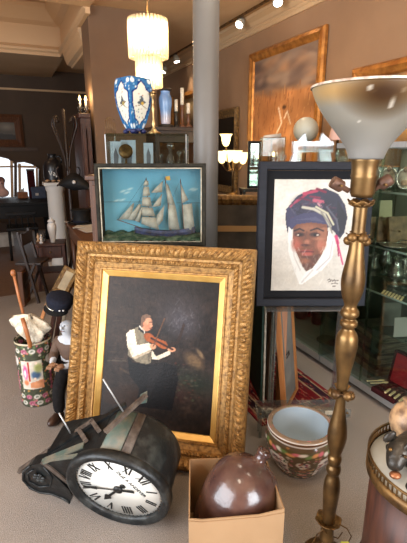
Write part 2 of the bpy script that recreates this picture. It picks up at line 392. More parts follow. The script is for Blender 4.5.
def arched_window(name, px, pane_px, bars, ybot):
    pts = [onY(a, b, YB-.06) for a, b in px]
    f = MB(); f.prism(pts, (0, .055, 0)); o = struct(name, f, 'darktrim')
    g = MB(); g.prism([onY(a, b, YB-.075) for a, b in pane_px], (0, .012, 0)); gp = obj('pane', g, 'sky', o)
    s = MB()
    for (a, b, w) in bars: s.bar(onY(*a, YB-.09), onY(*b, YB-.09), w, .03, (0, 1, 0))
    obj('glazing_bars', s, 'cornice', o)
arched_window('window_1', [(-18, 205), (-18, 164), (-8, 157), (0, 155.5), (9, 158), (15.5, 163), (15.5, 205)], [(-16, 205), (-16, 165), (-8, 159), (0, 157), (8, 159), (14, 164), (14, 205)], [((-16, 167), (14, 166.5), .03), ((11.5, 161), (12.5, 204), .05)], 205)
arched_window('window_2', [(16, 205), (16, 161.5), (24, 161), (32, 163.5), (39.5, 168), (39.5, 205)], [(17.2, 205), (17.2, 162.8), (24, 162.2), (32, 164.5), (38.3, 169), (38.3, 205)], [((17.5, 166.5), (36, 167), .04), ((19.5, 163.5), (20, 204), .05), ((36.8, 168), (37.4, 204), .04)], 205)
rd = onZ(60, 262)
sbox('rug_floor_back', (-2.2, 4.9, 0), (1.5, 8.4, .006), mat('brown boards', (112, 82, 58), (92, 66, 46), .6, scale=6, stretch=(1, 8, 1))).name = 'floor_back'
# ================================================================ STEEL COLUMN
cp = W(.014, 2.66)
cmb = MB(); cmb.lathe([(.074, .0), (.074, ZC)], 40, (cp.x, cp.y, 0)); struct('column', cmb, 'steel')
# ================================================================ GILT FRAMED PAINTING OF THE VIOLINIST
def violin_paint():
    p = Paint(150, 200, (36, 28, 24), 1.4)
    p.noise(.35, 9, 12, 1); p.noise(.25, 40, 50, 2)
    p.map = lambda x, y: ((110+x/4.52-105.8)/113, 1-(310+y/4.52-277)/158)
    p.ell((40, 30), 90, 160, (62, 50, 42), .6, op=.5)
    for i in range(26):   # old stone courses
        x = rng.uniform(0, 150); y = rng.uniform(-120, 260); p.line([(x, y), (x+rng.uniform(15, 50), y+rng.uniform(-4, 4))], .006, (24, 18, 16) if i % 2 else (74, 62, 52), .5)
    p.ell((320, 20), 80, 80, (78, 76, 84), .8, op=.75); p.ell((345, 70), 50, 35, (66, 64, 72), .8, op=.6); p.ell((250, -60), 120, 50, (50, 42, 40), .8, op=.5)
    for i in range(40):
        x = rng.normal(335, 40); y = rng.normal(35, 45); p.line([(x, y), (x+rng.uniform(-16, 16), y-rng.uniform(5, 22))], .005, (104, 100, 108), .35)
    p.poly([(250, 190), (330, 150), (350, 60), (340, 50), (318, 140), (245, 180)], (44, 28, 22), .7)
    p.ell((400, 225), 45, 28, (110, 88, 62), .4, -.6, .8); p.ell((425, 190), 26, 8, (128, 106, 78), .4, -.9, .8)
    p.ell((400, 330), 90, 50, (34, 44, 34), .7, op=.7); p.ell((330, 380), 60, 40, (58, 30, 26), .7, op=.5)
    for i in range(40):
        x = rng.uniform(300, 440); y = rng.uniform(240, 420); p.ell((x, y), rng.uniform(3, 9), rng.uniform(2, 6), [(60, 74, 52), (86, 44, 34), (80, 74, 62)][i % 3], .5, op=.5)
    p.poly([(0, 262), (90, 255), (92, 262), (0, 268)], (74, 66, 56), .8); p.poly([(60, 290), (160, 335), (158, 345), (60, 300)], (64, 50, 38), .9)
    p.poly([(0, 470), (0, 400), (60, 385), (150, 360), (180, 470)], (46, 32, 24), .7)
    # trousers, vest, sleeves
    p.poly([(95, 235), (120, 262), (200, 262), (270, 245), (320, 262), (335, 320), (315, 470), (150, 470), (160, 380), (110, 330)], (14, 12, 13))
    p.poly([(200, 262), (270, 250), (250, 300), (210, 420), (195, 420)], (24, 21, 22), .8)
    p.poly([(100, 110), (135, 88), (160, 100), (185, 150), (205, 210), (205, 255), (185, 264), (140, 258), (96, 230)], (124, 116, 98))
    p.poly([(160, 110), (185, 150), (205, 215), (196, 260), (180, 190)], (98, 90, 76), .9)
    for k in range(5): p.ell((178+k*5, 165+k*20), 2.5, 2.5, (60, 54, 46))
    p.poly([(205, 195), (228, 222), (270, 198), (288, 186), (292, 206), (240, 236), (208, 236)], (222, 212, 192))
    p.poly([(82, 128), (98, 108), (118, 104), (126, 140), (136, 178), (190, 162), (206, 172), (206, 190), (150, 220), (118, 236), (92, 190)], (236, 226, 206))
    p.poly([(118, 236), (150, 220), (206, 190), (200, 204), (130, 246)], (186, 172, 150), .9)
    p.poly([(98, 150), (112, 200), (122, 226), (112, 232), (92, 180)], (206, 194, 172), .8)
    p.ell((210, 177), 15, 13, (206, 150, 116), .1); p.ell((296, 182), 19, 11, (212, 152, 118), .1)
    # violin and bow
    p.ell((190, 135), 27, 19, (150, 76, 36), .06, -.5); p.ell((250, 162), 30, 18, (162, 86, 42), .06, -.45); p.poly([(175, 118), (270, 150), (262, 180), (178, 152)], (156, 80, 38))
    p.line([(200, 138), (300, 182)], .012, (44, 24, 18)); p.line([(255, 38), (232, 108), (212, 175)], .007, (92, 62, 42)); p.ell((222, 150), 5, 4, (90, 42, 24))
    # head
    p.poly([(140, 82), (168, 104), (166, 118), (140, 100)], (240, 234, 222)); p.poly([(138, 88), (166, 110), (162, 120), (136, 100)], (18, 16, 18))
    p.ell((174, 70), 26, 36, (206, 148, 116), .05); p.poly([(196, 68), (204, 80), (196, 84)], (206, 148, 116))
    p.poly([(146, 60), (150, 34), (172, 24), (192, 32), (188, 42), (170, 46), (164, 66), (158, 92), (146, 84)], (112, 86, 70)); p.ell((162, 72), 6, 9, (196, 130, 100), .1)
    p.ell((176, 88), 18, 16, (180, 112, 84), .5, op=.6); p.line([(188, 62), (198, 61)], .006, (86, 54, 42)); p.line([(188, 92), (198, 91)], .006, (130, 70, 58))
    p.noise(.12, 70, 90, 5); p.a = p.a*np.array([.9, .88, .86]); return p
fc = W(-.264, 1.818)
gf = thing('gilt_framed_painting', 'large ornate gilt frame around a dark painting of a seated man playing the violin', 'painting', fc, CF-math.radians(11.1), -math.radians(17), math.radians(.5))
GW, GH = .922, 1.094
def orn(s, L, d):
    if .008 < d < .062: return .005*math.sin(2*PI*s/.034+d*90)*math.sin(PI*(d-.008)/.054)+.003*math.sin(2*PI*s/.015)
    if .078 < d < .1: return .004*(1+math.sin(2*PI*s/.02))
    return 0
GP = [(0, -.05), (0, .03), (.006, .045), (.014, .056), (.026, .066), (.040, .068), (.052, .060), (.060, .048), (.064, .036), (.076, .034), (.082, .04), (.090, .042), (.098, .038), (.102, .026), (.128, .016), (.132, .022), (.138, .022), (.142, .012), (.142, -.05)]
obj('frame_moulding', MB().profile_frame(GW, GH, GP, 150, orn), 'gilt', gf)
ip = MB(); ip.profile_frame(GW-.28, GH-.28, [(0, -.03), (0, .014), (.006, .016), (.030, .002), (.034, -.008), (.034, -.03)], 4); ip.rot(Matrix.Translation((0, 0, .14))); obj('gilt_slip', ip, 'giltslip', gf)
panel('canvas', GW-.34, GH-.34, violin_paint(), M['oil'], gf, .17, .004)
obj('backing_board', MB().box((-GW/2+.02, .03, .02), (GW/2-.02, .05, GH-.02)), 'paleboard', gf)
# ================================================================ CABINET BEHIND THE FRAME AND THE THINGS ON IT
def frombox(lo, hi, bev=.004): return MB().box(lo, hi, bev)
sc0 = P(150, 300, 2.98); scx = W((150-203.5)/430*2.95, 2.98)
pc = thing('side_cabinet', 'brown wooden side cabinet standing behind the ship case, carrying the glass showcase', 'cabinet', scx, CF)
SH = 1.36
obj('carcass', frombox((-.36, -.2, .06), (.30, .2, SH-.03)), 'wood', pc); obj('top', frombox((-.38, -.22, SH-.03), (.32, .22, SH)), 'wood', pc)
obj('plinth', frombox((-.35, -.19, 0), (.29, .19, .06)), 'darkwood', pc)
for sx in (-1, 1):
    d = obj('door', frombox((-.03+sx*.16-.15, -.215, .09), (-.03+sx*.16+.15, -.2, SH-.06)), 'wood', pc)
    obj('knob', MB().ball((-.03+sx*.03, -.225, .75), .012, 10, 6), 'brass', d)
# ship case
SX0, SY0 = -.275, -.06
sd = W((152.5-203.5)/430*2.39, 2.32, 1.002)
sh = thing('ship_diorama', 'glazed dark box holding a three masted model sailing ship against a painted blue sky', 'ship model', sd, CF, -math.radians(2))
SWd, SHt = .592, .442
fr = MB().profile_frame(SWd, SHt, [(0, -.11), (0, .0), (.004, .006), (.016, .006), (.020, .0), (.022, -.11)], 2); obj('case_frame', fr, mat('dark green black case', (26, 25, 21), (46, 42, 33), .75, scale=30, spec=.2), sh)
ln = MB().profile_frame(SWd-.044, SHt-.044, [(0, 0), (0, .004), (.006, .004), (.006, 0)], 2); ln.rot(Matrix.Translation((0, .004, .022))); obj('pale_fillet', ln, 'chalk', sh)
pp = Paint(110, 80, (96, 158, 184), .7)
pp.mix((120, 178, 198), (1-pp.Y)*.7); pp.noise(.06, 6, 5, 4)
for (x, y) in [(.2, .68), (.27, .71), (.24, .66), (.13, .55), (.19, .56), (.9, .71), (.93, .70)]: pp.ell((x, y), .03, .012, (214, 224, 224), .6, .3, .7)
pp.poly([(0, .53), (1, .515), (1, .525), (0, .54)], (84, 124, 140), .8)
panel('painted_sky', SWd-.044, SHt-.044, pp, M['matte'], sh, .022, .095, .008)
# modelled sea
sea = MB(); nx, ny = 60, 10; vs = []
for j in range(ny):
    for i in range(nx):
        u = i/(nx-1); vs.append(((u-.5)*(SWd-.046), .09-.085*j/(ny-1), .022+.042*(1-j/(ny-1))+.008*math.sin(u*44+j*1.3)+.006*rng.random()))
sea.add(vs, [(j*nx+i, (j+1)*nx+i, (j+1)*nx+i+1, j*nx+i+1) for j in range(ny-1) for i in range(nx-1)], True); obj('putty_sea', sea, mat('putty sea', (46, 74, 56), (120, 132, 110), .6, scale=38, contrast=(.42, .75)), sh, mods=[('SOLIDIFY', dict(thickness=.004, offset=-1))])
def S(x, y, dy=.05):  # crop pixel (100,160, scale 3.876) to case coordinates
    px = 100+x/3.876; py = 160+y/3.876; return Vector(((px-151.5)/107*SWd, dy, (246-py)/81*SHt))
hull = MB(); hp = [(60, 235), (110, 255), (165, 283), (250, 292), (330, 292), (366, 283), (368, 270), (362, 280), (250, 283), (170, 272), (120, 250)]
nst = 14; vs = []
for i in range(nst+1):
    t = i/nst; x = 130+t*236; top = 262+18*math.sin(PI*t*.9)-6*t; b = .016*math.sin(PI*min(1, .12+t*.95))**.6+.002
    for (k, yy, ww) in ((0, top, 1), (1, top+11, 1.05), (2, top+24, .5), (3, top+24, -.5), (4, top+11, -1.05), (5, top, -1)):
        v = S(x, yy); vs.append((v.x, .048-b*ww, v.z))
hull.add(vs, [(i*6+k, (i+1)*6+k, (i+1)*6+(k+1) % 6, i*6+(k+1) % 6) for i in range(nst) for k in range(6)]+[tuple(range(6)), tuple(nst*6+k for k in reversed(range(6)))]); obj('hull', hull, mat('blue black hull', (66, 74, 112), (40, 40, 52), .5, scale=30), sh)
rg = MB()
for a, b, r in [((180, 72), (190, 272), .0022), ((252, 72), (272, 276), .0024), ((310, 78), (322, 276), .0022), ((62, 234), (160, 268), .002), ((262, 180), (268, 276), .003)]: rg.tube([S(*a), S(*b)], r, 6)
obj('masts', rg, mat('mast brown', (112, 66, 40), None, .6), sh)
ri = MB()
for a, b in [((180, 76), (66, 234)), ((180, 76), (128, 240)), ((252, 76), (190, 180)), ((310, 82), (256, 200)), ((310, 82), (366, 272)), ((252, 80), (300, 276)), ((180, 110), (130, 200))]: ri.tube([S(*a), S(*b)], .0006, 5)
obj('rigging', ri, 'black', sh)
SM = mat('linen sails', (186, 180, 168), (158, 152, 142), .85, scale=26)
sails = [[(176, 82), (188, 84), (190, 102), (168, 104)], [(170, 106), (190, 106), (194, 140), (164, 144)], [(164, 146), (194, 146), (200, 184), (160, 180)], [(162, 184), (202, 188), (212, 222), (158, 218)], [(160, 222), (214, 226), (226, 276), (156, 250)],
         [(128, 168), (132, 170), (116, 232), (68, 234)], [(150, 172), (160, 174), (132, 238), (100, 234)], [(160, 182), (164, 190), (150, 246), (132, 238)],
         [(244, 84), (240, 128), (196, 130)], [(240, 132), (234, 180), (200, 184)], [(248, 176), (240, 236), (212, 272), (218, 218)],
         [(254, 92), (264, 100), (290, 180), (262, 170)], [(262, 172), (290, 180), (306, 274), (262, 272)], [(312, 96), (340, 158), (316, 170)], [(318, 176), (354, 170), (364, 274), (322, 274)]]
for k, q in enumerate(sails):
    c = sum((S(*a) for a in q), Vector())/len(q); mb = MB(); n = len(q)
    vs = [S(*a) for a in q]; mid = [(vs[i]+vs[(i+1) % n])/2-Vector((0, .006, 0)) for i in range(n)]; cc = c-Vector((0, .014, 0))
    mb.add(vs+mid+[cc], [(i, n+i, 2*n, n+(i-1) % n) for i in range(n)], True); obj('sail', mb, SM, sh, mods=[('SOLIDIFY', dict(thickness=.0015))])
fl = MB(); fl.prism([S(254, 68), S(270, 66), S(272, 82), S(256, 82)], (0, .001, 0)); obj('flag', fl, mat('ochre flag', (206, 160, 76), None, .8), sh)
obj('glass_pane', MB().box((-SWd/2+.02, .0, .02), (SWd/2-.02, .002, SHt-.02)), 'caseglass', sh)
pd = thing('tall_plinth', 'tall dark wooden plinth under the ship case, hidden behind the big gilt frame', 'plinth', W(-.27, 2.36), CF)
obj('plinth_body', MB().box((-.24, -.13, .05), (.24, .13, .97), .004), 'darkwood', pd); obj('plinth_top', MB().box((-.27, -.15, .97), (.27, .15, 1.0), .004), 'darkwood', pd); obj('plinth_foot', MB().box((-.26, -.14, 0), (.26, .14, .05), .004), 'darkwood', pd)
# glass showcase
gcl = P(108, 150, 2.9); gcr = P(190, 150, 2.9); mid = (gcl+gcr)/2
sg = thing('glass_showcase', 'small frameless glass showcase of oddments on the cabinet behind the ship case', 'showcase', (mid.x, mid.y, SH), CF)
gw = (gcr-gcl).length*.93; gh = .245
g = MB()
for lo, hi in [((-gw/2, -.15, 0), (gw/2, -.145, gh)), ((-gw/2, .145, 0), (gw/2, .15, gh)), ((-gw/2, -.145, 0), (-gw/2+.005, .145, gh)), ((gw/2-.005, -.145, 0), (gw/2, .145, gh))]: g.box(lo, hi)
obj('glass_walls', g, 'glass', sg); obj('glass_lid', MB().box((-gw/2-.004, -.154, gh), (gw/2+.004, .154, gh+.006)), 'shelfglass', sg)
for x in (-gw/2, gw/2): 
    for y in (-.15, .15): obj('corner_strip', MB().box((x-.003, y-.003, 0), (x+.003, y+.003, gh)), 'alu', sg)
def incase(px, y, dz=0): q = P(px, 150, 2.9); m = full(sg).inverted() @ q; return full(sg) @ Vector((m.x, y, dz))
for k, (px, wd_, hh, y, lab) in enumerate([(114.5, .07, .21, .02, 'pale printed card at the left end inside the glass showcase'), (126, .10, .22, .07, 'larger pale card behind the magnifying glass in the glass showcase'), (148, .062, .2, .0, 'pale portrait card in the middle of the glass showcase')]):
    q = incase(px, y); c_ = thing('printed_card', lab, 'card', q, CF, -.12)
    obj('card', MB().box((-wd_/2, 0, .0), (wd_/2, .003, hh)), mat('pale blue card %d' % k, (188, 194, 204), (170, 176, 188), .7, scale=20), c_)
    obj('printed_figure', MB().prism([(-wd_*.2, -.001, .06), (wd_*.2, -.001, .06), (wd_*.25, -.001, .12), (.0, -.001, .17), (-wd_*.2, -.001, .13)], (0, .001, 0)), mat('grey print %d' % k, (104, 102, 108), None, .7), c_)
q = incase(127, -.05); mg = thing('hand_mirror', 'round dark hand mirror propped inside the glass showcase', 'mirror', q, CF)
obj('disc', MB().lathe([(.0, 0), (.042, 0), (.045, .005), (.042, .01), (0, .01)], 28, (0, 0, .145), axis=(.25, -1, .15)), 'brassold', mg); obj('handle', MB().tube([(0, 0, .1), (.0, 0, .0)], .007), 'brassold', mg)
def bottle(px, y, h, r, lab, m='crystal'):
    b = thing('glass_bottle', lab, 'bottle', incase(px, y), CF, group='little glass bottles in the showcase')
    obj('body', MB().lathe([(0, 0), (r, 0), (r*1.05, h*.25), (r*.9, h*.5), (r*.35, h*.66), (r*.35, h*.8)], 20), m, b); obj('stopper', MB().ball((0, 0, h*.9), h*.11, 12, 8), m, b)
bottle(161, .0, .13, .02, 'squat clear bottle left of the tall bottle in the glass showcase'); bottle(170.5, -.03, .2, .026, 'tallest clear glass bottle in the glass showcase'); bottle(179, .02, .15, .022, 'clear bottle just right of the tallest one in the glass showcase'); bottle(184.5, .08, .17, .02, 'slim clear bottle at the right end of the glass showcase')
# blue vase on the showcase
ZT = SH+gh+.007
vq = P(133, 133, 2.9); vq = P(134.8, 133, 2.9); vv = thing('blue_vase', 'square tapering blue enamelled vase with white bird panels on the glass showcase', 'vase', (vq.x, vq.y, ZT), CF-.02)
def vface(seed):
    p = Paint(34, 60, (46, 106, 156), 2.0); r2 = np.random.default_rng(seed)
    for i in range(110):
        x, y = r2.random(), r2.random(); p.ell((x, y), .03, .018, [(132, 180, 206), (18, 44, 104), (206, 214, 212), (70, 136, 184)][i % 4], .3, r2.random()*3)
    for cx in (.12, .88):
        for cy in (.06, .93): p.ell((cx, cy), .09, .05, (226, 230, 226), .2, .7)
    op = [(.5, .9), (.62, .84), (.66, .76), (.82, .70), (.84, .5), (.78, .36), (.74, .22), (.60, .17), (.5, .1), (.40, .17), (.26, .22), (.22, .36), (.16, .5), (.18, .70), (.34, .76), (.38, .84)]
    p.poly([(.5+(x-.5)*1.3, .5+(y-.5)*1.1) for x, y in op], (16, 40, 110)); p.poly([(.5+(x-.5)*1.12, .5+(y-.5)*1.03) for x, y in op], (224, 222, 206))
    p.poly([(.3, .5), (.5, .46), (.72, .52), (.6, .56), (.5, .66), (.44, .56)], (86, 92, 96)); p.line([(.25, .44), (.5, .47), (.78, .4)], .014, (120, 84, 52)); p.ell((.55, .5), .07, .03, (206, 164, 70), .3)
    for i in range(14): p.ell((r2.uniform(.28, .72), r2.uniform(.2, .8)), .03, .012, [(92, 116, 92), (176, 116, 96), (90, 112, 150)][i % 3], .3, r2.random()*3, .8)
    return p
vb = MB(); cols = []; base = 0
VP = [(0, .056), (.15, .08), (.4, .105), (.62, .117), (.8, .119), (.93, .114), (1, .105)]; VH = .30
for k in range(4):
    p = vface(20+k); nx, ny = p.nx, p.ny; vs = []
    a = Vector((math.cos(-PI/2-PI/4*0+k*PI/2-PI/4*2), math.sin(-PI/2+k*PI/2-PI/4*2), 0))
    A = k*PI/2-PI/2; a0 = Vector((math.cos(A), math.sin(A), 0)); a1 = Vector((math.cos(A+PI/2), math.sin(A+PI/2), 0))
    for j in range(ny):
        t = j/(ny-1); hw = np.interp(t, [q[0] for q in VP], [q[1] for q in VP])
        for i in range(nx):
            s = i/(nx-1); d = a0*(1-s)+a1*s; d = d*(1+.06*math.sin(PI*s)); vs.append((d.x*hw, d.y*hw, .03+VH*t))
    vb.add(vs, [(j*nx+i, j*nx+i+1, (j+1)*nx+i+1, (j+1)*nx+i) for j in range(ny-1) for i in range(nx-1)]); cols.append(p.lin().reshape(-1, 3))
vb.c = np.vstack(cols); obj('body', vb, 'glaze', vv, mods=[('SOLIDIFY', dict(thickness=.006, offset=-1))])
ft = MB()
for k in range(4):
    A = k*PI/2-PI/2; ft.ball((.055*math.cos(A), .055*math.sin(A), .016), .02, 12, 8, (1, 1, .8))
ft.box((-.04, -.04, .018), (.04, .04, .034)); obj('bracket_foot', ft, mat('cobalt foot', (26, 34, 84), None, .3), vv)
# candlestick
cq = P(154, 134, 2.86); cs = thing('brass_candlestick', 'slim pale brass candlestick right of the blue vase', 'candlestick', (cq.x, cq.y, ZT), CF)
obj('stem', MB().lathe([(.0, 0), (.042, 0), (.042, .008), (.02, .02), (.009, .04), (.014, .06), (.008, .08), (.007, .13), (.012, .15), (.007, .17), (.007, .215), (.016, .225), (.014, .25), (.0, .25)], 20), mat('pale brass', (196, 168, 116), (150, 118, 74), .3, .8, scale=20), cs)
obj('drip_pan', MB().lathe([(.0, .232), (.022, .236), (.024, .24), (0, .24)], 18), 'brass', cs)
# small side things on a shelf unit against the right wall, behind the showcase
q = P(90+80/3.39, 128, 2.92); rk = thing('brass_letter_rack', 'small gold wire letter rack at the left of the blue vase', 'rack', (q.x-.02, q.y, ZT), CF)
m_ = MB()
for i in range(6): m_.tube([(-.03+.012*i, 0, 0), (-.03+.012*i, 0, .09+.02*math.sin(i))], .0018, 6)
m_.tube([(-.032, 0, .004), (.034, 0, .004)], .003, 6); m_.tube([(-.03, 0, .09), (.0, 0, .105), (.03, 0, .085)], .002, 6); obj('wires', m_, 'brass', rk)
# ================================================================ PORTRAIT IN CHARCOAL FRAME
def portrait_paint():
    p = Paint(120, 166, (222, 215, 203), 1.38); p.noise(.05, 10, 14, 8); p.noise(.04, 40, 60, 9)
    p.map = lambda x, y: ((285+x/4.94-275.5)/77, 1-(180+y/4.94-183)/106.5)
    p.ell((60, 480), 120, 60, (206, 196, 178), .8, op=.5); p.ell((300, 60), 60, 60, (232, 228, 220), .8, op=.6)
    p.poly([(8, 175), (20, 140), (60, 90), (120, 62), (190, 55), (250, 80), (285, 130), (300, 190), (290, 260), (270, 290), (240, 255), (215, 235), (60, 232), (22, 262), (12, 220)], (44, 42, 62))
    p.poly([(250, 110), (296, 180), (290, 250), (268, 275), (250, 200)], (24, 22, 30), .9); p.poly([(10, 150), (45, 120), (60, 180), (28, 250), (18, 220)], (58, 56, 84), .9)
    p.ell((110, 130), 60, 40, (58, 54, 74), .5, op=.9); p.ell((215, 140), 40, 50, (36, 34, 50), .5, op=.9)
    for (a, b, r, cc) in [((55, 118), (100, 84), .02, (150, 40, 66)), ((90, 80), (150, 66), .025, (176, 56, 84)), ((150, 58), (190, 72), .02, (120, 26, 52)), ((140, 110), (180, 118), .03, (186, 84, 104)), ((120, 92), (165, 98), .016, (120, 34, 60)), ((30, 140), (60, 110), .016, (160, 66, 92)), ((160, 125), (175, 140), .02, (206, 146, 150)), ((70, 100), (120, 110), .014, (96, 34, 60))]: p.line([a, b], r, cc)
    r4 = np.random.default_rng(6)
    for i in range(90):
        x, y = 150+r4.normal()*70, 120+abs(r4.normal())*45
        if 20 < x < 292 and 62 < y < 215: p.line([(x, y), (x+r4.uniform(-22, 22), y+r4.uniform(-12, 26))], .009, [(28, 26, 38), (70, 66, 92), (50, 46, 66), (96, 88, 104), (110, 40, 62)][i % 5], .55)
    # cream strand and navy band
    p.poly([(30, 195), (90, 170), (160, 165), (205, 205), (212, 232), (130, 212), (60, 226), (32, 250)], (62, 60, 92)); p.poly([(60, 200), (150, 186), (196, 212), (120, 202)], (84, 82, 112), .7)
    p.line([(88, 142), (140, 150), (190, 176), (222, 232)], .022, (196, 190, 170)); p.line([(150, 140), (205, 170), (236, 222)], .016, (206, 200, 168)); p.line([(175, 165), (215, 215), (232, 262)], .012, (140, 134, 120)); p.line([(200, 140), (250, 200), (262, 250)], .014, (86, 84, 96))
    # scarf
    p.poly([(24, 232), (42, 250), (44, 330), (82, 402), (118, 452), (90, 512), (60, 440), (28, 350)], (238, 234, 226)); p.poly([(216, 248), (246, 292), (240, 380), (196, 440), (100, 512), (84, 505), (120, 450), (166, 412), (204, 342)], (246, 243, 237))
    p.line([(238, 300), (228, 380), (170, 440)], .014, (206, 202, 200)); p.line([(40, 300), (60, 380), (90, 440)], .012, (204, 198, 190)); p.line([(150, 440), (100, 500)], .014, (214, 210, 204))
    # face
    p.poly([(46, 240), (62, 222), (130, 212), (205, 222), (214, 260), (206, 320), (186, 372), (152, 420), (122, 434), (100, 420), (72, 366), (50, 310)], (120, 72, 50))
    p.poly([(118, 380), (180, 360), (186, 372), (150, 430), (118, 446), (96, 420)], (96, 60, 46), .9)
    p.poly([(160, 240), (208, 236), (206, 320), (184, 370), (166, 330)], (166, 108, 78), .8); p.ell((182, 318), 22, 22, (192, 112, 86), .6, op=.8); p.ell((70, 320), 22, 24, (176, 88, 68), .6, op=.9); p.ell((120, 240), 40, 16, (158, 104, 74), .6, op=.8)
    p.poly([(46, 240), (60, 230), (66, 290), (56, 320)], (104, 66, 54), .8); p.ell((60, 300), 12, 26, (190, 104, 82), .6, op=.6)
    p.ell((80, 270), 22, 10, (60, 38, 32), .3); p.ell((152, 270), 24, 10, (60, 38, 32), .3); p.ell((80, 271), 8, 7, (18, 14, 16), .2); p.ell((152, 271), 8, 7, (18, 14, 16), .2); p.ell((72, 272), 5, 4, (206, 186, 168), .2); p.ell((164, 272), 6, 4, (214, 194, 176), .2)
    p.line([(54, 252), (78, 242), (98, 252)], .013, (40, 26, 24)); p.line([(130, 250), (160, 240), (190, 252)], .013, (44, 28, 24)); p.line([(112, 258), (104, 310)], .016, (108, 68, 52)); p.ell((116, 306), 14, 12, (184, 116, 88), .4, op=.9); p.ell((108, 320), 20, 6, (78, 44, 36), .4); p.ell((170, 290), 26, 6, (186, 126, 96), .6, op=.7)
    p.ell((118, 350), 32, 9, (150, 64, 56), .2); p.ell((118, 362), 26, 9, (178, 86, 74), .25); p.line([(88, 352), (150, 352)], .008, (78, 34, 32)); p.ell((116, 378), 22, 5, (92, 56, 44), .5); p.ell((112, 396), 20, 12, (150, 96, 70), .6)
    p.line([(252, 278), (262, 310)], .026, (206, 60, 108)); p.line([(262, 310), (292, 412)], .013, (206, 70, 116)); p.line([(258, 300), (270, 372)], .01, (166, 30, 78))
    for pts in [[(224, 490), (234, 484), (240, 494), (230, 498)], [(244, 488), (250, 496), (256, 488), (262, 496)], [(264, 490), (276, 492)], [(244, 508), (262, 504), (274, 508)], [(250, 520), (264, 520)]]: p.line(pts, .008, (90, 80, 74), .8)
    for i in range(120):
        x, y = r4.uniform(40, 210), r4.uniform(225, 430)
        if abs(x-128) < 78-(max(0, y-330)*.62): p.line([(x, y), (x+r4.uniform(-8, 8), y+r4.uniform(-3, 14))], .008, [(92, 54, 40), (176, 106, 78), (140, 80, 58), (190, 96, 74)][i % 4], .22)
    for i in range(60):
        x, y = r4.uniform(20, 240), r4.uniform(300, 510); p.line([(x, y), (x+r4.uniform(-14, 14), y+r4.uniform(8, 30))], .008, (250, 246, 238) if i % 2 else (200, 194, 186), .25)
    p.a = p.a*.80; return p
PDT = 2.24; pz = .70; pr0 = W((314-203.5)/430*(PDT*.9636+.8*.2672), PDT-.03, pz)-RV*.035
pf = thing('framed_portrait', 'portrait of a turbaned head in white scarf, wide charcoal frame, on the clear stand', 'painting', pr0, CF+.02, -math.radians(4.5), math.radians(.3))
PW, PH = .588, .755
obj('frame_moulding', MB().profile_frame(PW, PH, [(0, -.03), (0, .03), (.004, .034), (.036, .034), (.040, .03), (.042, .0), (.042, -.03)], 4), 'frameblack', pf)
obj('mount', MB().box((-PW/2+.045, -.004, .045), (PW/2-.045, .008, PH-.045)), 'matboard', pf)
panel('canvas', .425, .585, portrait_paint(), M['oil'], pf, .082, -.012, .008)
obj('backing_board', MB().box((-PW/2+.01, .01, .01), (PW/2-.01, .028, PH-.01)), 'paleboard', pf)
ac = thing('acrylic_stand', 'clear acrylic display stand with low shelf behind the porcelain planter', 'stand', W(pr0.dot(RV), 2.21), CF+.02)
aw = .19
a_ = MB(); obj('side_panel', MB().box((-aw, -.06, .0), (-aw+.008, .06, .69)), 'acrylic', ac); obj('side_panel', MB().box((aw-.008, -.06, 0), (aw, .06, .69)), 'acrylic', ac)
obj('top_shelf', MB().box((-aw-.05, -.08, .69), (aw+.05, .08, .699)), 'acrylic', ac)
lo_ = MB(); lo_.box((-.29, -.2, .128), (aw+.02, -.1, .136)); lo_.box((-.29, -.2, .136), (aw+.02, -.195, .176)); lo_.box((-.29, -.105, .136), (aw+.02, -.1, .176)); obj('low_tray', lo_, 'acrylic', ac)
for x in (-.27, .17):
    for y in (-.185, -.125): obj('leg', MB().box((x-.006, y-.005, 0), (x+.006, y+.005, .128)), 'acrylic', ac)
obj('price_label', MB().box((.07, -.203, .15), (.16, -.2005, .172)), 'chalk', ac)
for x in (-.275, .19): obj('screw', MB().lathe([(0, 0), (.006, 0), (.006, .004), (0, .006)], 10, (x, -.2, .156), axis=(0, -1, 0)), 'brassold', ac)
# ================================================================ LEANING BOARDS AND FRAMES BETWEEN FRAME AND STAND
def slab(name, lab, cat, pb, f, w, hgt, dep, m, lean=0., yaw=0., group=None, roll=0.):
    b = W((pb-203.5)*pw(pb, f, 0), f); t_ = thing(name, lab, cat, b, CF+yaw, lean, roll, group)
    obj('board', MB().box((-w/2, 0, 0), (w/2, dep, hgt), .002), m, t_); return t_
s1 = slab('stretched_canvas', 'old canvas with chalky white edge and dark green face leaning beside the gilt frame', 'canvas', 263.5, 2.34, .012, .62, .3, 'chalk', -.05, .12); obj('painted_face', MB().box((-.018, .01, .02), (-.0065, .31, .64)), 'greenpaint', s1)
s2 = slab('wooden_board', 'old brown weathered board leaning between the white edged canvas and the tan board', 'board', 270.5, 2.35, .034, .635, .3, 'paleboard', -.05, .1)
s3 = slab('wooden_board', 'smooth tan wooden board leaning next to the pine frame', 'board', 280, 2.33, .054, .63, .02, 'pine', -.06, .1)
s3.children[0].data.materials[0] = mat('tan board', (170, 116, 78), (146, 96, 62), .6, scale=7, stretch=(8, 8, .6))
s4 = thing('pine_backed_canvas', 'narrow orange pine frame seen from its grey back, leaning beside the tan board', 'frame', W((291-203.5)*pw(0, 2.36, 0), 2.38), CF+1.12, -.12, .02)
obj('frame_moulding', MB().profile_frame(.30, .64, [(0, -.015), (0, .015), (.02, .015), (.02, -.015)], 2), 'pine', s4); obj('canvas_back', MB().box((-.13, -.002, .02), (.13, .004, .62)), 'greyback', s4)
obj('hanging_ring', MB().tube([(-.06, -.012, .33), (-.03, -.02, .345), (-.03, -.02, .325), (-.06, -.012, .31)], .004, 6), 'darkwood', s4)
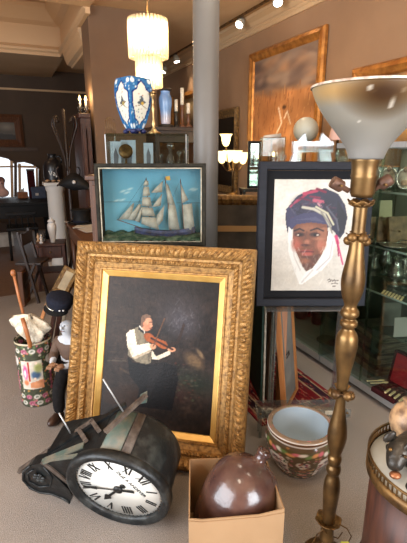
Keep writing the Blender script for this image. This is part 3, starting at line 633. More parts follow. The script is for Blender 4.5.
# worn frame behind the column
wf = thing('worn_gilt_picture', 'worn gilt frame with dark picture standing behind the grey column', 'frame', W((231-203.5)*pw(0, 3.0, 0)*1.0-.01, 2.98), CF+.12, -.03, math.radians(1.5))
obj('frame_moulding', MB().profile_frame(.52, 1.215, [(0, -.03), (0, .015), (.008, .024), (.03, .028), (.05, .018), (.07, .0), (.07, -.03)], 40, lambda s, L, d: .003*math.sin(s*130)*math.cos(s*41)), 'oldgilt', wf)
obj('dark_picture', MB().box((-.2, -.0, .06), (.2, .012, 1.16)), mat('grimy picture', (58, 54, 52), (84, 78, 72), .5, scale=7), wf)
obj('stretcher_bar', MB().box((-.2, -.008, .96), (.2, -.0005, 1.0)), mat('tan bar', (176, 140, 96), None, .7), wf)
# ================================================================ TORCHIERE FLOOR LAMP
LD = 1.30; LR = (326.5-203.5)*pw(0, LD, .1)
lq = W(LR, LD)
lamp = thing('floor_lamp', 'tall brass torchiere floor lamp with turned stem and wide scorched glass bowl shade', 'floor lamp', lq, CF)
def lz(y): return CZ-LD*math.tan(PIT+math.atan((y-271.5)/F))
def lr(y, px): return px*pw(0, LD, lz(y))
pr_ = [(y, h) for y, h in [(538, 8), (530, 7), (522, 6.5), (512, 7), (500, 8.2), (488, 9), (480, 8.2), (474, 6.2), (471, 7.6), (467, 7.8), (464, 6), (461, 7.2), (457, 7.6), (454, 6), (448, 8), (438, 10.4), (428, 10), (415, 7.2), (404, 5.4), (396, 5.2), (388, 5.6), (372, 7.6), (356, 10.6), (344, 12), (335, 11), (328, 6.4), (325, 9.2), (321, 9.4), (318, 6.4), (315, 9.6), (311, 9.8), (307, 7), (303, 7.4), (296, 10.4), (286, 12.6), (276, 12.6), (262, 10.2), (248, 8.2), (236, 7.6), (220, 7.4), (204, 7.6)]]
st = [(lr(y, h*.9), lz(y)) for y, h in pr_]
def smooth(pts, n=4):
    out = []
    for i in range(len(pts)-1):
        a = pts[max(i-1, 0)]; b = pts[i]; c = pts[i+1]; d = pts[min(i+2, len(pts)-1)]
        for k in range(n):
            t = k/n; out.append(tuple(.5*((2*b[j])+(-a[j]+c[j])*t+(2*a[j]-5*b[j]+4*c[j]-d[j])*t*t+(-a[j]+3*b[j]-3*c[j]+d[j])*t**3) for j in range(len(a))))
    return out+[pts[-1]]
zb = st[0][1]
obj('stem', MB().lathe(smooth(st), 36), 'brass', lamp)
obj('base', MB().lathe([(0, .0), (.082, 0), (.085, .008), (.075, .018), (.05, .026), (.03, .04), (.02, max(.05, zb)+.01), (0, max(.05, zb)+.01)], 36), 'brassold', lamp)
def leafcup(z, r, n, up, name):
    mb = MB()
    for k in range(n):
        a = 2*PI*k/n; d = Vector((math.cos(a), math.sin(a), 0)); s = Vector((-math.sin(a), math.cos(a), 0)); vs = []
        for i in range(6):
            t = i/5; wd_ = r*.62*math.sin(PI*(.18+.8*t))**.8
            for j in (-1, -.5, 0, .5, 1): vs.append(d*(.012+t*(r-.012))+s*wd_*j+ZV*(z+up*t*t-.004*abs(j)*t+.012*up/abs(up)*abs(j)**2*.4))
        mb.add(vs, [(i*5+j, i*5+j+1, (i+1)*5+j+1, (i+1)*5+j) for i in range(5) for j in range(4)], True)
    return obj(name, mb, 'brassold', lamp, mods=[('SOLIDIFY', dict(thickness=.003, offset=0))])
leafcup(lz(207), lr(198, 13.2), 7, .022, 'leaf_collar')
def flower(y, f=5):
    z = lz(y); rr = lr(y, 11.5); mb = MB(); z += .006
    for k in range(f):
        a = 2*PI*k/f-PI/2+.3; mb.ball((.75*rr*math.cos(a), .75*rr*math.sin(a), z+.008*(-1)**k), rr*.46, 12, 8, (1, 1, .9))
        mb.ball((.95*rr*math.cos(a), .95*rr*math.sin(a), z-.004), rr*.14, 8, 6)
    for k in range(f):
        a = 2*PI*k/f-PI/2+.9; mb.bar((.2*rr*math.cos(a), .2*rr*math.sin(a), z), (1.0*rr*math.cos(a), 1.0*rr*math.sin(a), z+.018), .012, .003)
    obj('flower_collar', mb, 'brassold', lamp)
flower(241); flower(395)
leafcup(lz(522), lr(520, 13), 6, .016, 'foot_collar')
zc0, zc1 = lz(197), lz(158)
obj('socket_cup', MB().lathe([(0, zc0), (lr(190, 10), zc0), (lr(188, 12), zc0+.012), (lr(175, 12.2), lz(178)), (lr(175, 13), lz(176)), (lr(172, 12.3), lz(174)), (lr(165, 12.9), lz(165)), (lr(160, 14.2), lz(161)), (lr(158, 14.8), zc1+.004), (0, zc1+.004)], 32), 'brass', lamp)
for sx, (x0, y0, x1, y1) in ((-1, (353, 191, 335, 181.5)), (1, (377, 190, 391, 180))):
    a = Vector(((x0-366.5)*pw(0, LD, lz(y0)), 0, lz(y0))); b = Vector(((x1-366.5)*pw(0, LD, lz(y1)), -.0, lz(y1))); d = (b-a)
    so = obj('side_socket', MB().lathe([(0, 0), (.008, 0), (.008, .018), (.014, .022), (.018, .026), (.0185, .055), (.0165, .06), (.0165, d.length), (.0, d.length)], 20, a, axis=d), 'copper', lamp)
    obj('switch_key', MB().tube([a+d*.6+Vector((0, -.02, 0)), a+d*.6+Vector((0, -.034, 0))], .004, 8), 'brassold', so)
# glass bowl
sp = [(lr(y, h), lz(y)) for y, h in [(159, 16.6), (148, 20.5), (137, 28), (124, 38.5), (112, 47.5), (102, 53.5), (94, 57.4), (88, 59.4)]]
g = Paint(96, 40, (128, 123, 112), 1); g.mix((112, 112, 112), (.55-g.Y)*1.2); g.noise(.05, 8, 5, 3)
g.ell((.62, .93), .24, .12, (164, 126, 72), .8, op=.85); g.ell((.36, .92), .14, .11, (168, 130, 76), .8, op=.75); g.ell((.475, .85), .075, .2, (52, 30, 8), .75, op=1.)
for a, b in [((.44, .93), (.45, .86)), ((.5, .86), (.505, .68)), ((.58, .72), (.62, .76)), ((.4, .5), (.42, .52)), ((.6, .9), (.63, .92)), ((.53, .9), (.53, .86))]: g.line([a, b], .0045, (206, 200, 188), .7)
gm = M['glaze'].copy(); gm.name = 'scorched bowl glass'; gm.node_tree.nodes['Principled BSDF'].inputs['Roughness'].default_value = .45; gm.node_tree.nodes['Principled BSDF'].inputs['Coat Weight'].default_value = 0; gm.node_tree.nodes['Principled BSDF'].inputs['Specular IOR Level'].default_value = .3
painted_lathe('glass_shade', smooth(sp, 3), g, gm, lamp, mods=[('SOLIDIFY', dict(thickness=.005, offset=1))])
obj('shade_rim', MB().lathe([(sp[-1][0]+.004, sp[-1][1]), (sp[-1][0]+.004, sp[-1][1]+.006), (sp[-1][0]-.004, sp[-1][1]+.006), (sp[-1][0]-.004, sp[-1][1])], 64, cap=False), mat('chipped rim', (214, 204, 190), (150, 120, 100), .5, scale=40), lamp)
for k, pts in enumerate([[(316, 522), (311, 530), (308, 541), (312, 552)], [(330, 517), (340, 524), (346, 534), (342, 550)], [(314, 522), (321, 530), (333, 536), (338, 532)]]):
    obj('wire', MB().tube([Vector(((x-322.5)*pw(0, LD, lz(y)), -.03+.01*i, max(.012, lz(y)))) for i, (x, y) in enumerate(pts)], .0022, 6), 'brassold', lamp)
tg = Vector(((337-322.5)*pw(0, LD, .1), -.04, lz(536))); obj('tag', MB().box((tg.x-.014, tg.y-.002, tg.z-.012), (tg.x+.014, tg.y+.002, tg.z+.016), mtx=None), 'tagyellow', lamp)
# lean the lamp so that the bowl sits over px 366
dxl = (364.5-203.5)*pw(0, LD, lz(170))-LR; lamp.rotation_euler = Euler((0, math.atan2(dxl, lz(170)), CF), 'XYZ')
# ================================================================ PORCELAIN PLANTER
def rose_paint(nx, ny, base, seed, n, carts, asp=.5):
    p = Paint(nx, ny, base, asp); r = np.random.default_rng(seed)
    for i in range(n):
        x, y = r.random(), r.random(); k = i % 4
        cc = [(188, 132, 72), (196, 112, 122), (92, 112, 74), (204, 190, 168)][k]; s = r.uniform(.004, .011)
        p.ell((x, y), s, s*2, cc, .3, r.random()*3, .9)
    return p
pl = W((298.5-203.5)*pw(0, 1.82, .1), 1.808)
pt_ = thing('porcelain_planter', 'round porcelain planter painted with flowers and white panels, pale inside, on the carpet', 'planter', pl, CF)
q = rose_paint(200, 60, (92, 74, 54), 5, 420, 0)
for k in range(4):
    cx = .5-.14+k*.25
    q.poly([(cx-.055, .18), (cx+.055, .18), (cx+.055, .58), (cx+.03, .66), (cx-.03, .66), (cx-.055, .58)], (216, 206, 196)); rr = np.random.default_rng(k)
    for i in range(34): q.ell((cx+rr.uniform(-.045, .045), rr.uniform(.22, .58)), rr.uniform(.004, .012), rr.uniform(.015, .04), [(66, 50, 54), (92, 62, 70), (60, 76, 66), (150, 92, 88)][i % 4], .3, rr.random()*3, .9)
    cy = cx+.125; q.ell((cy-.014, .56), .018, .06, (214, 204, 194), .15); q.ell((cy+.014, .56), .018, .06, (214, 204, 194), .15); q.ell((cy, .5), .017, .06, (214, 204, 194), .15)
    for i in range(7): q.ell((cy+rr.uniform(-.02, .02), rr.uniform(.5, .6)), .006, .02, [(150, 70, 90), (70, 60, 80)][i % 2], .3)
    q.ell((cy, .36), .022, .035, (180, 120, 90), .2); q.ell((cy, .36), .012, .02, (104, 60, 52), .2); q.ell((cy, .2), .022, .035, (172, 108, 84), .2)
q.poly([(0, .70), (1, .70), (1, .84), (0, .84)], (84, 74, 44))
r5 = np.random.default_rng(12)
for i in range(420):
    x, y = r5.random(), r5.random()*.7+.02; q.ell((x, y), r5.uniform(.003, .007), r5.uniform(.008, .02), [(206, 190, 176), (176, 96, 104), (84, 96, 64), (190, 130, 90)][i % 4], .3, r5.random()*3, .8)
for i in range(36):
    x = i/36+.01; cc = [(208, 110, 124), (226, 218, 208), (106, 132, 76), (216, 150, 96)][i % 4]; q.ell((x, .77+.02*math.sin(i*2)), .014, .045, cc, .3, .3*i)
q.poly([(0, .9), (1, .9), (1, .94), (0, .94)], (222, 214, 204)); q.poly([(0, .94), (1, .94), (1, 1), (0, 1)], (122, 84, 58)); q.poly([(0, 0), (1, 0), (1, .06), (0, .06)], (60, 40, 30))
painted_lathe('bowl', smooth([(.098, 0), (.108, .012), (.128, .05), (.154, .10), (.166, .145), (.166, .18), (.158, .205), (.154, .213), (.158, .222), (.16, .232)], 3), q, M['glaze'], pt_)
rp = rose_paint(160, 10, (132, 110, 92), 9, 160, 0); rp.poly([(0, 0), (1, 0), (1, .12), (0, .12)], (226, 220, 212))
painted_lathe('rim', [(.16, .232), (.158, .238), (.153, .241), (.138, .243), (.134, .238)], rp, M['glaze'], pt_)
obj('inner_lining', MB().lathe([(.135, .240), (.138, .22), (.142, .18), (.136, .11), (.11, .04), (.07, .02), (.0, .018)], 48, cap=False), mat('pale blue glaze', (182, 196, 206), (170, 186, 198), .2, scale=6), pt_)
# ================================================================ CARDBOARD BOX AND JUG
bx = thing('cardboard_box', 'open plain cardboard box on the carpet holding the big brown jug', 'box', W(.108, 1.37), CF+.05)
def wall4(name, p, m='kraft', th=Vector((0, .005, 0))):
    return obj(name, MB().prism([Vector(a) for a in p], th), m, bx)
wall4('front_panel', [(-.165, -.15, 0), (.165, -.15, 0), (.168, -.152, .298), (.08, -.152, .276), (-.12, -.152, .265), (-.168, -.152, .272)])
wall4('back_panel', [(-.165, .145, 0), (.165, .145, 0), (.158, .15, .268), (-.158, .15, .27)], 'kraftin')
obj('side_panel', MB().prism([(-.165, -.145, 0), (-.165, .145, 0), (-.160, .15, .270), (-.168, -.15, .272)], (.005, 0, 0)), 'kraftin', bx)
obj('side_panel', MB().prism([(.160, -.145, 0), (.160, .145, 0), (.156, .15, .268), (.164, -.15, .298)], (.005, 0, 0)), 'kraftin', bx)
obj('bottom', MB().box((-.16, -.145, 0), (.16, .145, .005)), 'kraftin', bx)
obj('flap', MB().prism([(-.168, -.156, .266), (-.168, -.156, .05), (.168, -.156, .05), (.168, -.156, .285), (.08, -.156, .27), (-.12, -.156, .259)], (0, .003, 0)), 'kraft', bx)
jc = W((239-203.5)*pw(0, 1.38, .25), 1.385, .205); ax = (RV*.50+FV*.2+ZV*.86).normalized()
jg = thing('stoneware_jug', 'big round brown glazed jug with short neck sitting in the cardboard box', 'jug', jc-ZV*.22, 0)
jp = [(0, -.2), (.09, -.2), (.11, -.17), (.131, -.1), (.142, -.03), (.143, .02), (.136, .065), (.118, .105), (.088, .136), (.05, .153), (.03, .16), (.025, .166), (.024, .188), (.028, .194), (.029, .206), (.023, .21), (.016, .208), (.015, .18), (0, .18)]
obj('body', MB().lathe([jp[0]]+smooth(jp[1:10], 3)+jp[10:], 48, (0, 0, .22), axis=ax), 'jug', jg)
# ================================================================ THE CLOCK
C0 = W(-.3365, 1.4186, .2150)
nrm = -(FV*.939+RV*.216+ZV*.267).normalized(); hh = (RV*.9746-FV*.224).normalized(); ud = nrm.cross(hh).normalized(); hh = ud.cross(nrm).normalized()
A12 = math.radians(36); Yl = hh*math.cos(A12)+ud*math.sin(A12); Xl = Yl.cross(nrm)
Rm = Matrix((Xl, Yl, nrm)).transposed()
ck = thing('wall_clock', 'large black metal wall clock lying on the carpet, white roman dial at twenty-five to six', 'clock', C0); ck.rotation_euler = Rm.to_euler()
def cl(px, py, z=0.):
    d = ray(px, py); o = C0+nrm*z; t = (o-CAMP).dot(nrm)/d.dot(nrm); v = CAMP+d*t-C0; return Vector((v.dot(Xl), v.dot(Yl), z))
RD = .183
obj('dial', MB().lathe([(0, 0), (RD, 0), (RD, .004), (0, .006)], 64), 'dial', ck)
obj('bezel', MB().lathe([(RD-.002, .0), (RD-.002, .014), (RD+.006, .022), (RD+.014, .02), (RD+.02, .028), (RD+.032, .024), (RD+.036, .008), (RD+.036, -.012), (RD+.02, -.02)], 64, cap=False), 'tole', ck)
obj('drum', MB().lathe([(0, -.01), (.203, -.012), (.205, -.03), (.2, -.205), (.188, -.225), (0, -.23)], 64), 'tole', ck)
A = cl(42, 462); dA = A.to_2d().length; ph = math.atan2(A.y, A.x); RT = .2; al = math.acos(RT/dA)
arc = [Vector((RT*math.cos(ph+al*s), RT*math.sin(ph+al*s), 0)) for s in (1, .6, .2, -.2, -.6, -1)]
def tw(z0, z1, sc, name, m):
    c = Vector((0, 0, 0)); pts = [A]+arc; pts = [Vector((p.x*sc, p.y*sc, z0)) for p in pts]; return obj(name, MB().prism(pts, (0, 0, z1-z0)), m, ck)
tw(-.004, -.205, 1, 'housing', 'toledark')
t1, t2 = arc[0], arc[-1]
up_t, lo_t = (t1, t2) if (C0+Rm @ t1).z > (C0+Rm @ t2).z else (t2, t1)
obj('edge_strip', MB().bar(A+Vector((0, 0, -.002)), A+(lo_t-A)*.62+Vector((0, 0, -.002)), .02, .01, (0, 0, 1)), 'rustplank', ck)
obj('edge_strip', MB().bar(A+Vector((0, 0, -.006)), up_t+Vector((0, 0, -.006)), .012, .012, (0, 0, 1)), 'verdigris', ck)
# patinated zinc flashing that covers the upper side of the housing and the drum
uo = Vector((up_t.x, up_t.y, 0)).normalized(); nn = uo; tt = (up_t-A).normalized()
pa = A.copy(); fls = MB(); o1 = nn*.0035
fls.hexa([pa+Vector((0, 0, -.2)), up_t+Vector((0, 0, -.2)), up_t+Vector((0, 0, -.008)), pa+Vector((0, 0, -.008)), pa+o1+Vector((0, 0, -.2)), up_t+o1+Vector((0, 0, -.2)), up_t+o1+Vector((0, 0, -.008)), pa+o1+Vector((0, 0, -.008))])
obj('side_flashing', fls, 'toledark', ck)
pu = math.atan2(up_t.y, up_t.x); dirn = 1 if (up_t-arc[0]).length < 1e-6 else -1
zn = MB(); vs = []; K = 10
for i in range(K+1):
    a = pu+dirn*(.16+.40*i/K)
    for (r, z) in ((.203, -.016), (.209, -.016), (.209, -.2), (.203, -.2)): vs.append((r*math.cos(a)*1.0, r*math.sin(a), z))
zn.add(vs, [(i*4+k, (i+1)*4+k, (i+1)*4+(k+1) % 4, i*4+(k+1) % 4) for i in range(K) for k in range(4)]+[(0, 1, 2, 3), tuple(K*4+k for k in (3, 2, 1, 0))], True); obj('patinated_flashing', zn, 'verdigris', ck)
zb_ = MB(); vs = []
for i in range(5):
    a = pu+dirn*(.58+.17*i/4)
    for (r, z) in ((.203, -.014), (.211, -.014), (.211, -.203), (.203, -.203)): vs.append((r*math.cos(a), r*math.sin(a), z))
zb_.add(vs, [(i*4+k, (i+1)*4+k, (i+1)*4+(k+1) % 4, i*4+(k+1) % 4) for i in range(4) for k in range(4)]+[(0, 1, 2, 3), (19, 18, 17, 16)], True); obj('rusty_band', zb_, 'rustplank', ck)
obj('roof_strip', MB().bar(cl(105, 432, -.02), cl(146, 395, -.2), .022, .012, (uo.x, uo.y, .0)), 'rustplank', ck)
g_ = MB(); ga = cl(146, 395, -.2); gb = Vector((ga.x, ga.y, 0)).normalized(); g_.prism([ga+gb*.012, ga-gb*.05+tt*.01, ga-gb*.05-tt*.04, ga-tt*.03], (0, 0, -.012)); obj('end_plate', g_, 'verdigris', ck)
def osf(px, py, off=.006):     # point of the view ray on the upper side of the housing
    d = ray(px, py); Rt = Rm.transposed(); o = Rt @ (CAMP-C0); dd = Rt @ d; t_ = (A.dot(nn)+off-o.dot(nn))/dd.dot(nn); return o+dd*t_
obj('roof_strip', MB().bar(cl(19, 471, -.02), osf(93, 421, .012), .026, .014, (uo.x, uo.y, 0)), 'rustplank', ck)
obj('roof_strip', MB().bar(osf(48, 452, .008), osf(126, 404, .008), .022, .01, (uo.x, uo.y, 0)), 'toledark', ck)
obj('roof_strip', MB().bar(osf(44, 461, .005), osf(84, 445, .005), .03, .008, (uo.x, uo.y, 0)), 'verdigris', ck)
br = MB()
for a, b in [((92, 421), (99, 431)), ((79, 430), (86, 441)), ((92, 421), (79, 430))]: br.bar(osf(*a, .014), osf(*b, .014), .017, .014, (uo.x, uo.y, 0))
obj('hanger_bracket', br, 'rustplank', ck)
for (a, b) in [((124, 413), (103, 379)), ((71, 434), (59, 413))]:
    p0 = osf(*a, .0); obj('rod', MB().tube([p0, cl(*b, p0.z-.03)], .0032, 8), 'alu', ck)
# scroll bracket
scp = [(41, 463), (30, 466), (23, 472), (23, 480), (30, 488), (40, 492.5), (52, 494), (62, 498), (70, 503), (72, 496), (69, 490)]
obj('scroll_bracket', MB().prism([cl(x, y, -.004) for x, y in scp], (0, 0, -.05)), 'toledark', ck)
ed = MB(); ed.tube([cl(x, y, -.002) for x, y in scp[1:9]], .005, 8); ed.tube([cl(x, y, -.002) for x, y in [(44, 467), (52, 478), (50, 486), (40, 487), (29, 482), (27, 474), (33, 470)]], .004, 8); obj('scroll_edge', ed, 'tole', ck)
ro = MB()
for k in range(7):
    q = cl(39, 478, .004); a = 2*PI*k/6; r = .0 if k == 6 else .019
    ro.ball((q.x+r*math.cos(a), q.y+r*math.sin(a), q.z), .0105, 10, 6, (1, 1, .7))
obj('rosette', ro, 'tole', ck)
kb = cl(73, 503, -.05); obj('foot_knob', MB().ball(kb, .019, 14, 8), 'toledark', ck)
# numerals
def stroke(mb, x0, y0, x1, y1, w, z=.0055):
    a = Vector((x0, y0, z)); b = Vector((x1, y1, z)); d = (b-a).normalized(); n = Vector((-d.y, d.x, 0))*w/2; mb.prism([a-n, b-n, b+n, a+n], (0, 0, .0012))
def numeral(k):
    s = ['XII', 'I', 'II', 'III', 'IIII', 'V', 'VI', 'VII', 'VIII', 'IX', 'X', 'XI'][k]; mb = MB(); hgt = .046; ws = {'I': .0115, 'V': .026, 'X': .026}; tot = sum(ws[c] for c in s); x = -tot/2
    for c in s:
        w_ = ws[c]; y0, y1 = -hgt/2, hgt/2
        if c == 'I': stroke(mb, x+w_/2, y0, x+w_/2, y1, .0062)
        if c == 'V': stroke(mb, x+.003, y1, x+w_/2, y0, .0068); stroke(mb, x+w_-.003, y1, x+w_/2, y0, .003)
        if c == 'X': stroke(mb, x+.003, y1, x+w_-.003, y0, .0068); stroke(mb, x+w_-.003, y1, x+.003, y0, .003)
        x += w_
    a = -2*PI*k/12; mb.rot(Matrix.Rotation(a, 4, 'Z') @ Matrix.Translation((0, .142, 0))); return obj('numeral', mb, 'ink', ck)
for k in range(12): numeral(k)
mt = MB()
for k in range(60):
    a = 2*PI*k/60; r = .177; mt.lathe([(0, 0), (.0022 if k % 5 else .0035, 0), (.002 if k % 5 else .003, .001), (0, .001)], 6, (r*math.cos(a), r*math.sin(a), .0052))
obj('minute_track', mt, 'ink', ck)
def hand(ang, L, w, spade):
    mb = MB(); stroke(mb, 0, -.04, 0, L, w, .009)
    if spade: mb.prism([(0, L+.03, .0085), (-.016, L-.004, .0085), (-.006, L-.014, .0085), (.006, L-.014, .0085), (.016, L-.004, .0085)], (0, 0, .002)); mb.lathe([(0, 0), (.012, 0), (.012, .002), (0, .002)], 16, (0, -.036, .0085))
    else: mb.prism([(-.002, L, .0085), (-.009, L*.6, .0085), (.009, L*.6, .0085), (.002, L, .0085)], (0, 0, .002)); mb.prism([(-.007, -.07, .0085), (.007, -.07, .0085), (.004, 0, .0085), (-.004, 0, .0085)], (0, 0, .002))
    mb.rot(Matrix.Rotation(-math.radians(ang), 4, 'Z')); return mb
h1 = obj('hour_hand', hand(167.5, .085, .011, True), 'ink', ck); h2 = obj('minute_hand', hand(210, .155, .006, False), 'ink', ck); h2.location = (0, 0, .003)
obj('hand_boss', MB().lathe([(0, .006), (.019, .006), (.019, .014), (.008, .018), (0, .018)], 24), 'ink', ck)
meshtext('dial_lettering', 'DUZ A ANDEVER', .0215, 'ink', ck, Matrix.Translation((.0, .076, .0062)))
# ================================================================ UMBRELLA STAND AND ITS STICKS
uq = W((37-203.5)*pw(0, 2.42, .1), 2.41)
uq = W((38.5-203.5)*pw(0, 2.42, .1), 2.41); us = thing('umbrella_stand', 'cylindrical porcelain umbrella stand painted with pink flowers and figures, left of the gilt frame', 'umbrella stand', uq, CF)
q = rose_paint(200, 90, (66, 70, 56), 31, 700, 0, .65)
for (x0, x1, y0, y1) in [(.43, .62, .3, .74), (.93, 1.0, .3, .74), (.0, .12, .3, .74)]:
    q.poly([(x0, y0), (x1, y0), (x1, y1), (x0, y1)], (206, 196, 180))
q.poly([(.505, .32), (.62, .3), (.62, .44), (.505, .40)], (206, 140, 100)); q.ell((.56, .52), .04, .06, (70, 96, 126), .3); q.ell((.585, .62), .035, .07, (156, 160, 100), .4); q.ell((.47, .56), .022, .11, (214, 90, 140), .3); q.ell((.466, .54), .01, .06, (240, 220, 226), .3); q.poly([(.497, .42), (.508, .42), (.508, .72), (.497, .72)], (170, 54, 40)); q.ell((.47, .40), .022, .04, (216, 130, 90), .3); q.ell((.55, .46), .01, .02, (226, 200, 180), .2); q.ell((.57, .70), .012, .02, (226, 200, 180), .2)
for cx in (.36, .70, .85, .2):
    q.ell((cx-.012, .72), .03, .06, (222, 214, 206), .12); q.ell((cx+.012, .72), .03, .06, (222, 214, 206), .12); q.ell((cx, .68), .02, .05, (222, 214, 206), .12)
    for i in range(5): q.ell((cx+.01*math.sin(i*3), .5-.06*i), .016, .03, [(206, 108, 134), (190, 84, 112)][i % 2], .4)
for yy in (.88, .07, .17):
    for i in range(14):
        x = (i+.5+(yy*7 % 1))/14; q.ell((x, yy), .028, .034, (214, 208, 196) if i % 2 else (176, 104, 124), .2); q.ell((x, yy), .014, .016, (100, 112, 96) if i % 2 else (150, 70, 96), .5); q.ell((x+.004, yy-.01), .005, .008, (206, 190, 180), .3)
q.poly([(0, .97), (1, .97), (1, 1), (0, 1)], (196, 180, 150)); q.noise(.1, 40, 30, 3)
painted_lathe('stand_body', [(.104, 0), (.106, .004), (.107, .41), (.106, .42)], q, M['glaze'], us, mods=[('SOLIDIFY', dict(thickness=.007, offset=-1))])
obj('stand_bottom', MB().lathe([(0, .002), (.095, .002), (.095, .012), (0, .012)], 32), 'porcelain', us)
def uw(px, py, df=0.): return P(px, py, 2.41+df)
def cane_thing(name, lab, cat, pts, r, m):
    o = thing(name, lab, cat, pts[0]); obj('shaft', MB().tube(smooth(pts, 3), r, 10), m, o, True); return o
par = thing('lace_parasol', 'folded cream lace parasol with brown wooden handle stuck in the umbrella stand', 'parasol', uq+ZV*.03)
mb = MB(); nseg = 54; vs = []; lv = [(.012, -.05), (.028, .0), (.052, .035), (.076, .07), (.088, .10), (.066, .125), (.03, .14), (.012, .142)]
pc_ = uw(32, 330, -.03)
for k in range(nseg):
    a = 2*PI*k/nseg
    for j, (r, z) in enumerate(lv):
        rr = r*(1+.20*math.sin(a*9+j*.5)+.10*math.sin(a*23+j)); vs.append(pc_+RV*(rr*math.cos(a)*1.12)+FV*(rr*math.sin(a)*.9)+ZV*(z-.062+.016*math.sin(a*4+1)-.03*math.cos(a)*(r/.09)))
nl = len(lv); mb.add(vs, [(k*nl+i, ((k+1) % nseg)*nl+i, ((k+1) % nseg)*nl+i+1, k*nl+i+1) for k in range(nseg) for i in range(nl-1)], True)
obj('lace_cover', mb, 'lace', par, True)
obj('handle', MB().tube([uw(22.5, 318, -.11), uw(26, 330, -.125), uw(30, 344, -.12), uw(31, 352, -.05)], [.011, .0125, .012, .009], 10), 'cane', par, True)
obj('ferrule_shaft', MB().tube([uw(31, 350, .0), uw(34, 385, .02)], .006, 8), 'darkwood', par, True)
wk = thing('walking_stick', 'honey coloured walking stick with knobbed head leaning out of the umbrella stand', 'walking stick', uq+ZV*.02)
obj('shaft', MB().tube([uw(14, 276, .03), uw(19, 298, .03), uw(25, 320, .03), uw(33, 350, .02), uw(38, 395, .02)], [.008, .0085, .0085, .008, .006], 10), 'cane', wk, True)
k_ = MB(); kc = uw(13, 273, .03); k_.ball(kc, .016, 12, 8, (1, 1, 1.25)); 
k_ = MB().ball((0, 0, 0), .0155, 12, 8, (1, 1, 1.4)).rot(Matrix.Translation(kc)); obj('knob', k_, 'cane', wk, True)
um = thing('green_umbrella', 'furled dark green umbrella with brown knob at the back of the umbrella stand', 'umbrella', uq+ZV*.02)
obj('folded_cloth', MB().tube([uw(41.5, 331, .06), uw(40, 342, .06), uw(38, 352, .05), uw(36, 395, .04)], [.014, .024, .026, .016], 12), 'greenpaint', um, True)
obj('handle', MB().tube([uw(46.5, 327, .07), uw(44.5, 332, .065), uw(41.5, 341, .06)], [.016, .013, .01], 10), 'darkwood', um, True)
# ================================================================ CARVED FIGURE WITH CAP, BEHIND THE GILT FRAME
fq = W((69.5-203.5)*pw(0, 2.3, .5), 2.3)
fg = thing('carved_figure', 'small carved figure, white face and black trousers, half hidden by the big gilt frame', 'statue', fq, CF-.35)
b = MB(); vs = []
def skin(name, pts, edges, radii, m, parent, root=0, sub=2):
    me = bpy.data.meshes.new(name); me.from_pydata([tuple(p) for p in pts], edges, []); o = bpy.data.objects.new(name, me); COL.objects.link(o)
    me.skin_vertices.new() if hasattr(me.skin_vertices, 'new') and not me.skin_vertices else None
    md = o.modifiers.new('skin', 'SKIN'); md.use_smooth_shade = True
    lay = me.skin_vertices[0].data
    for i, r in enumerate(radii): lay[i].radius = (r, r) if not isinstance(r, tuple) else r; lay[i].use_root = (i == root)
    s = o.modifiers.new('subdivision', 'SUBSURF'); s.levels = sub; s.render_levels = sub
    me.materials.append(M[m] if isinstance(m, str) else m); o.parent = parent; return o
# baked to a plain mesh so that every part reads as ordinary geometry
def bake(o):
    dg = bpy.context.evaluated_depsgraph_get(); dg.update(); me = bpy.data.meshes.new_from_object(o.evaluated_get(dg)); o.modifiers.clear(); o.data = me; return o
Q = .77
pts = [(0, 0, .40), (0, 0, .50), (0, -.01, .58), (0, -.01, .63), (0, -.02, .685), (0, -.025, .75), (.06, 0, .385), (.065, .02, .22), (.065, .05, .05), (-.04, -.02, .385), (-.03, -.15, .24), (-.02, -.17, .05), (.10, 0, .57), (.125, -.03, .47), (.06, -.14, .44), (-.10, 0, .57), (-.13, -.03, .47), (-.07, -.14, .44), (.03, -.16, .45), (-.04, -.16, .45)]
ed = [(0, 1), (1, 2), (2, 3), (3, 4), (4, 5), (0, 6), (6, 7), (7, 8), (0, 9), (9, 10), (10, 11), (2, 12), (12, 13), (13, 14), (14, 18), (2, 15), (15, 16), (16, 17), (17, 19)]
rd_ = [.07, .068, .07, .034, .06, .058, .05, .04, .032, .05, .04, .032, .036, .03, .022, .036, .03, .022, .02, .02]
def qs(p): return [tuple(c*Q for c in v) for v in p]
def rs(r): return [x*Q for x in r]
bake(skin('body', qs(pts), ed, rs(rd_), mat('white painted carving', (204, 206, 210), (186, 190, 196), .5, scale=12), fg))
bake(skin('trousers', qs([(0, 0, .42), (.06, 0, .385), (.066, .02, .22), (.066, .05, .05), (-.04, -.02, .385), (-.031, -.15, .24), (-.021, -.17, .05)]), [(0, 1), (1, 2), (2, 3), (0, 4), (4, 5), (5, 6)], rs([.08, .064, .052, .046, .064, .052, .046]), 'trouser', fg))
bake(skin('jacket', qs([(0, 0, .42), (0, 0, .5), (0, -.005, .585), (.10, 0, .57), (.128, -.03, .47), (.08, -.11, .445), (-.10, 0, .57), (-.133, -.03, .47), (-.09, -.11, .445)]), [(0, 1), (1, 2), (2, 3), (3, 4), (4, 5), (2, 6), (6, 7), (7, 8)], rs([.085, .08, .075, .045, .04, .03, .045, .04, .03]), mat('brown carved jacket', (96, 72, 56), (78, 58, 46), .7, scale=20), fg))
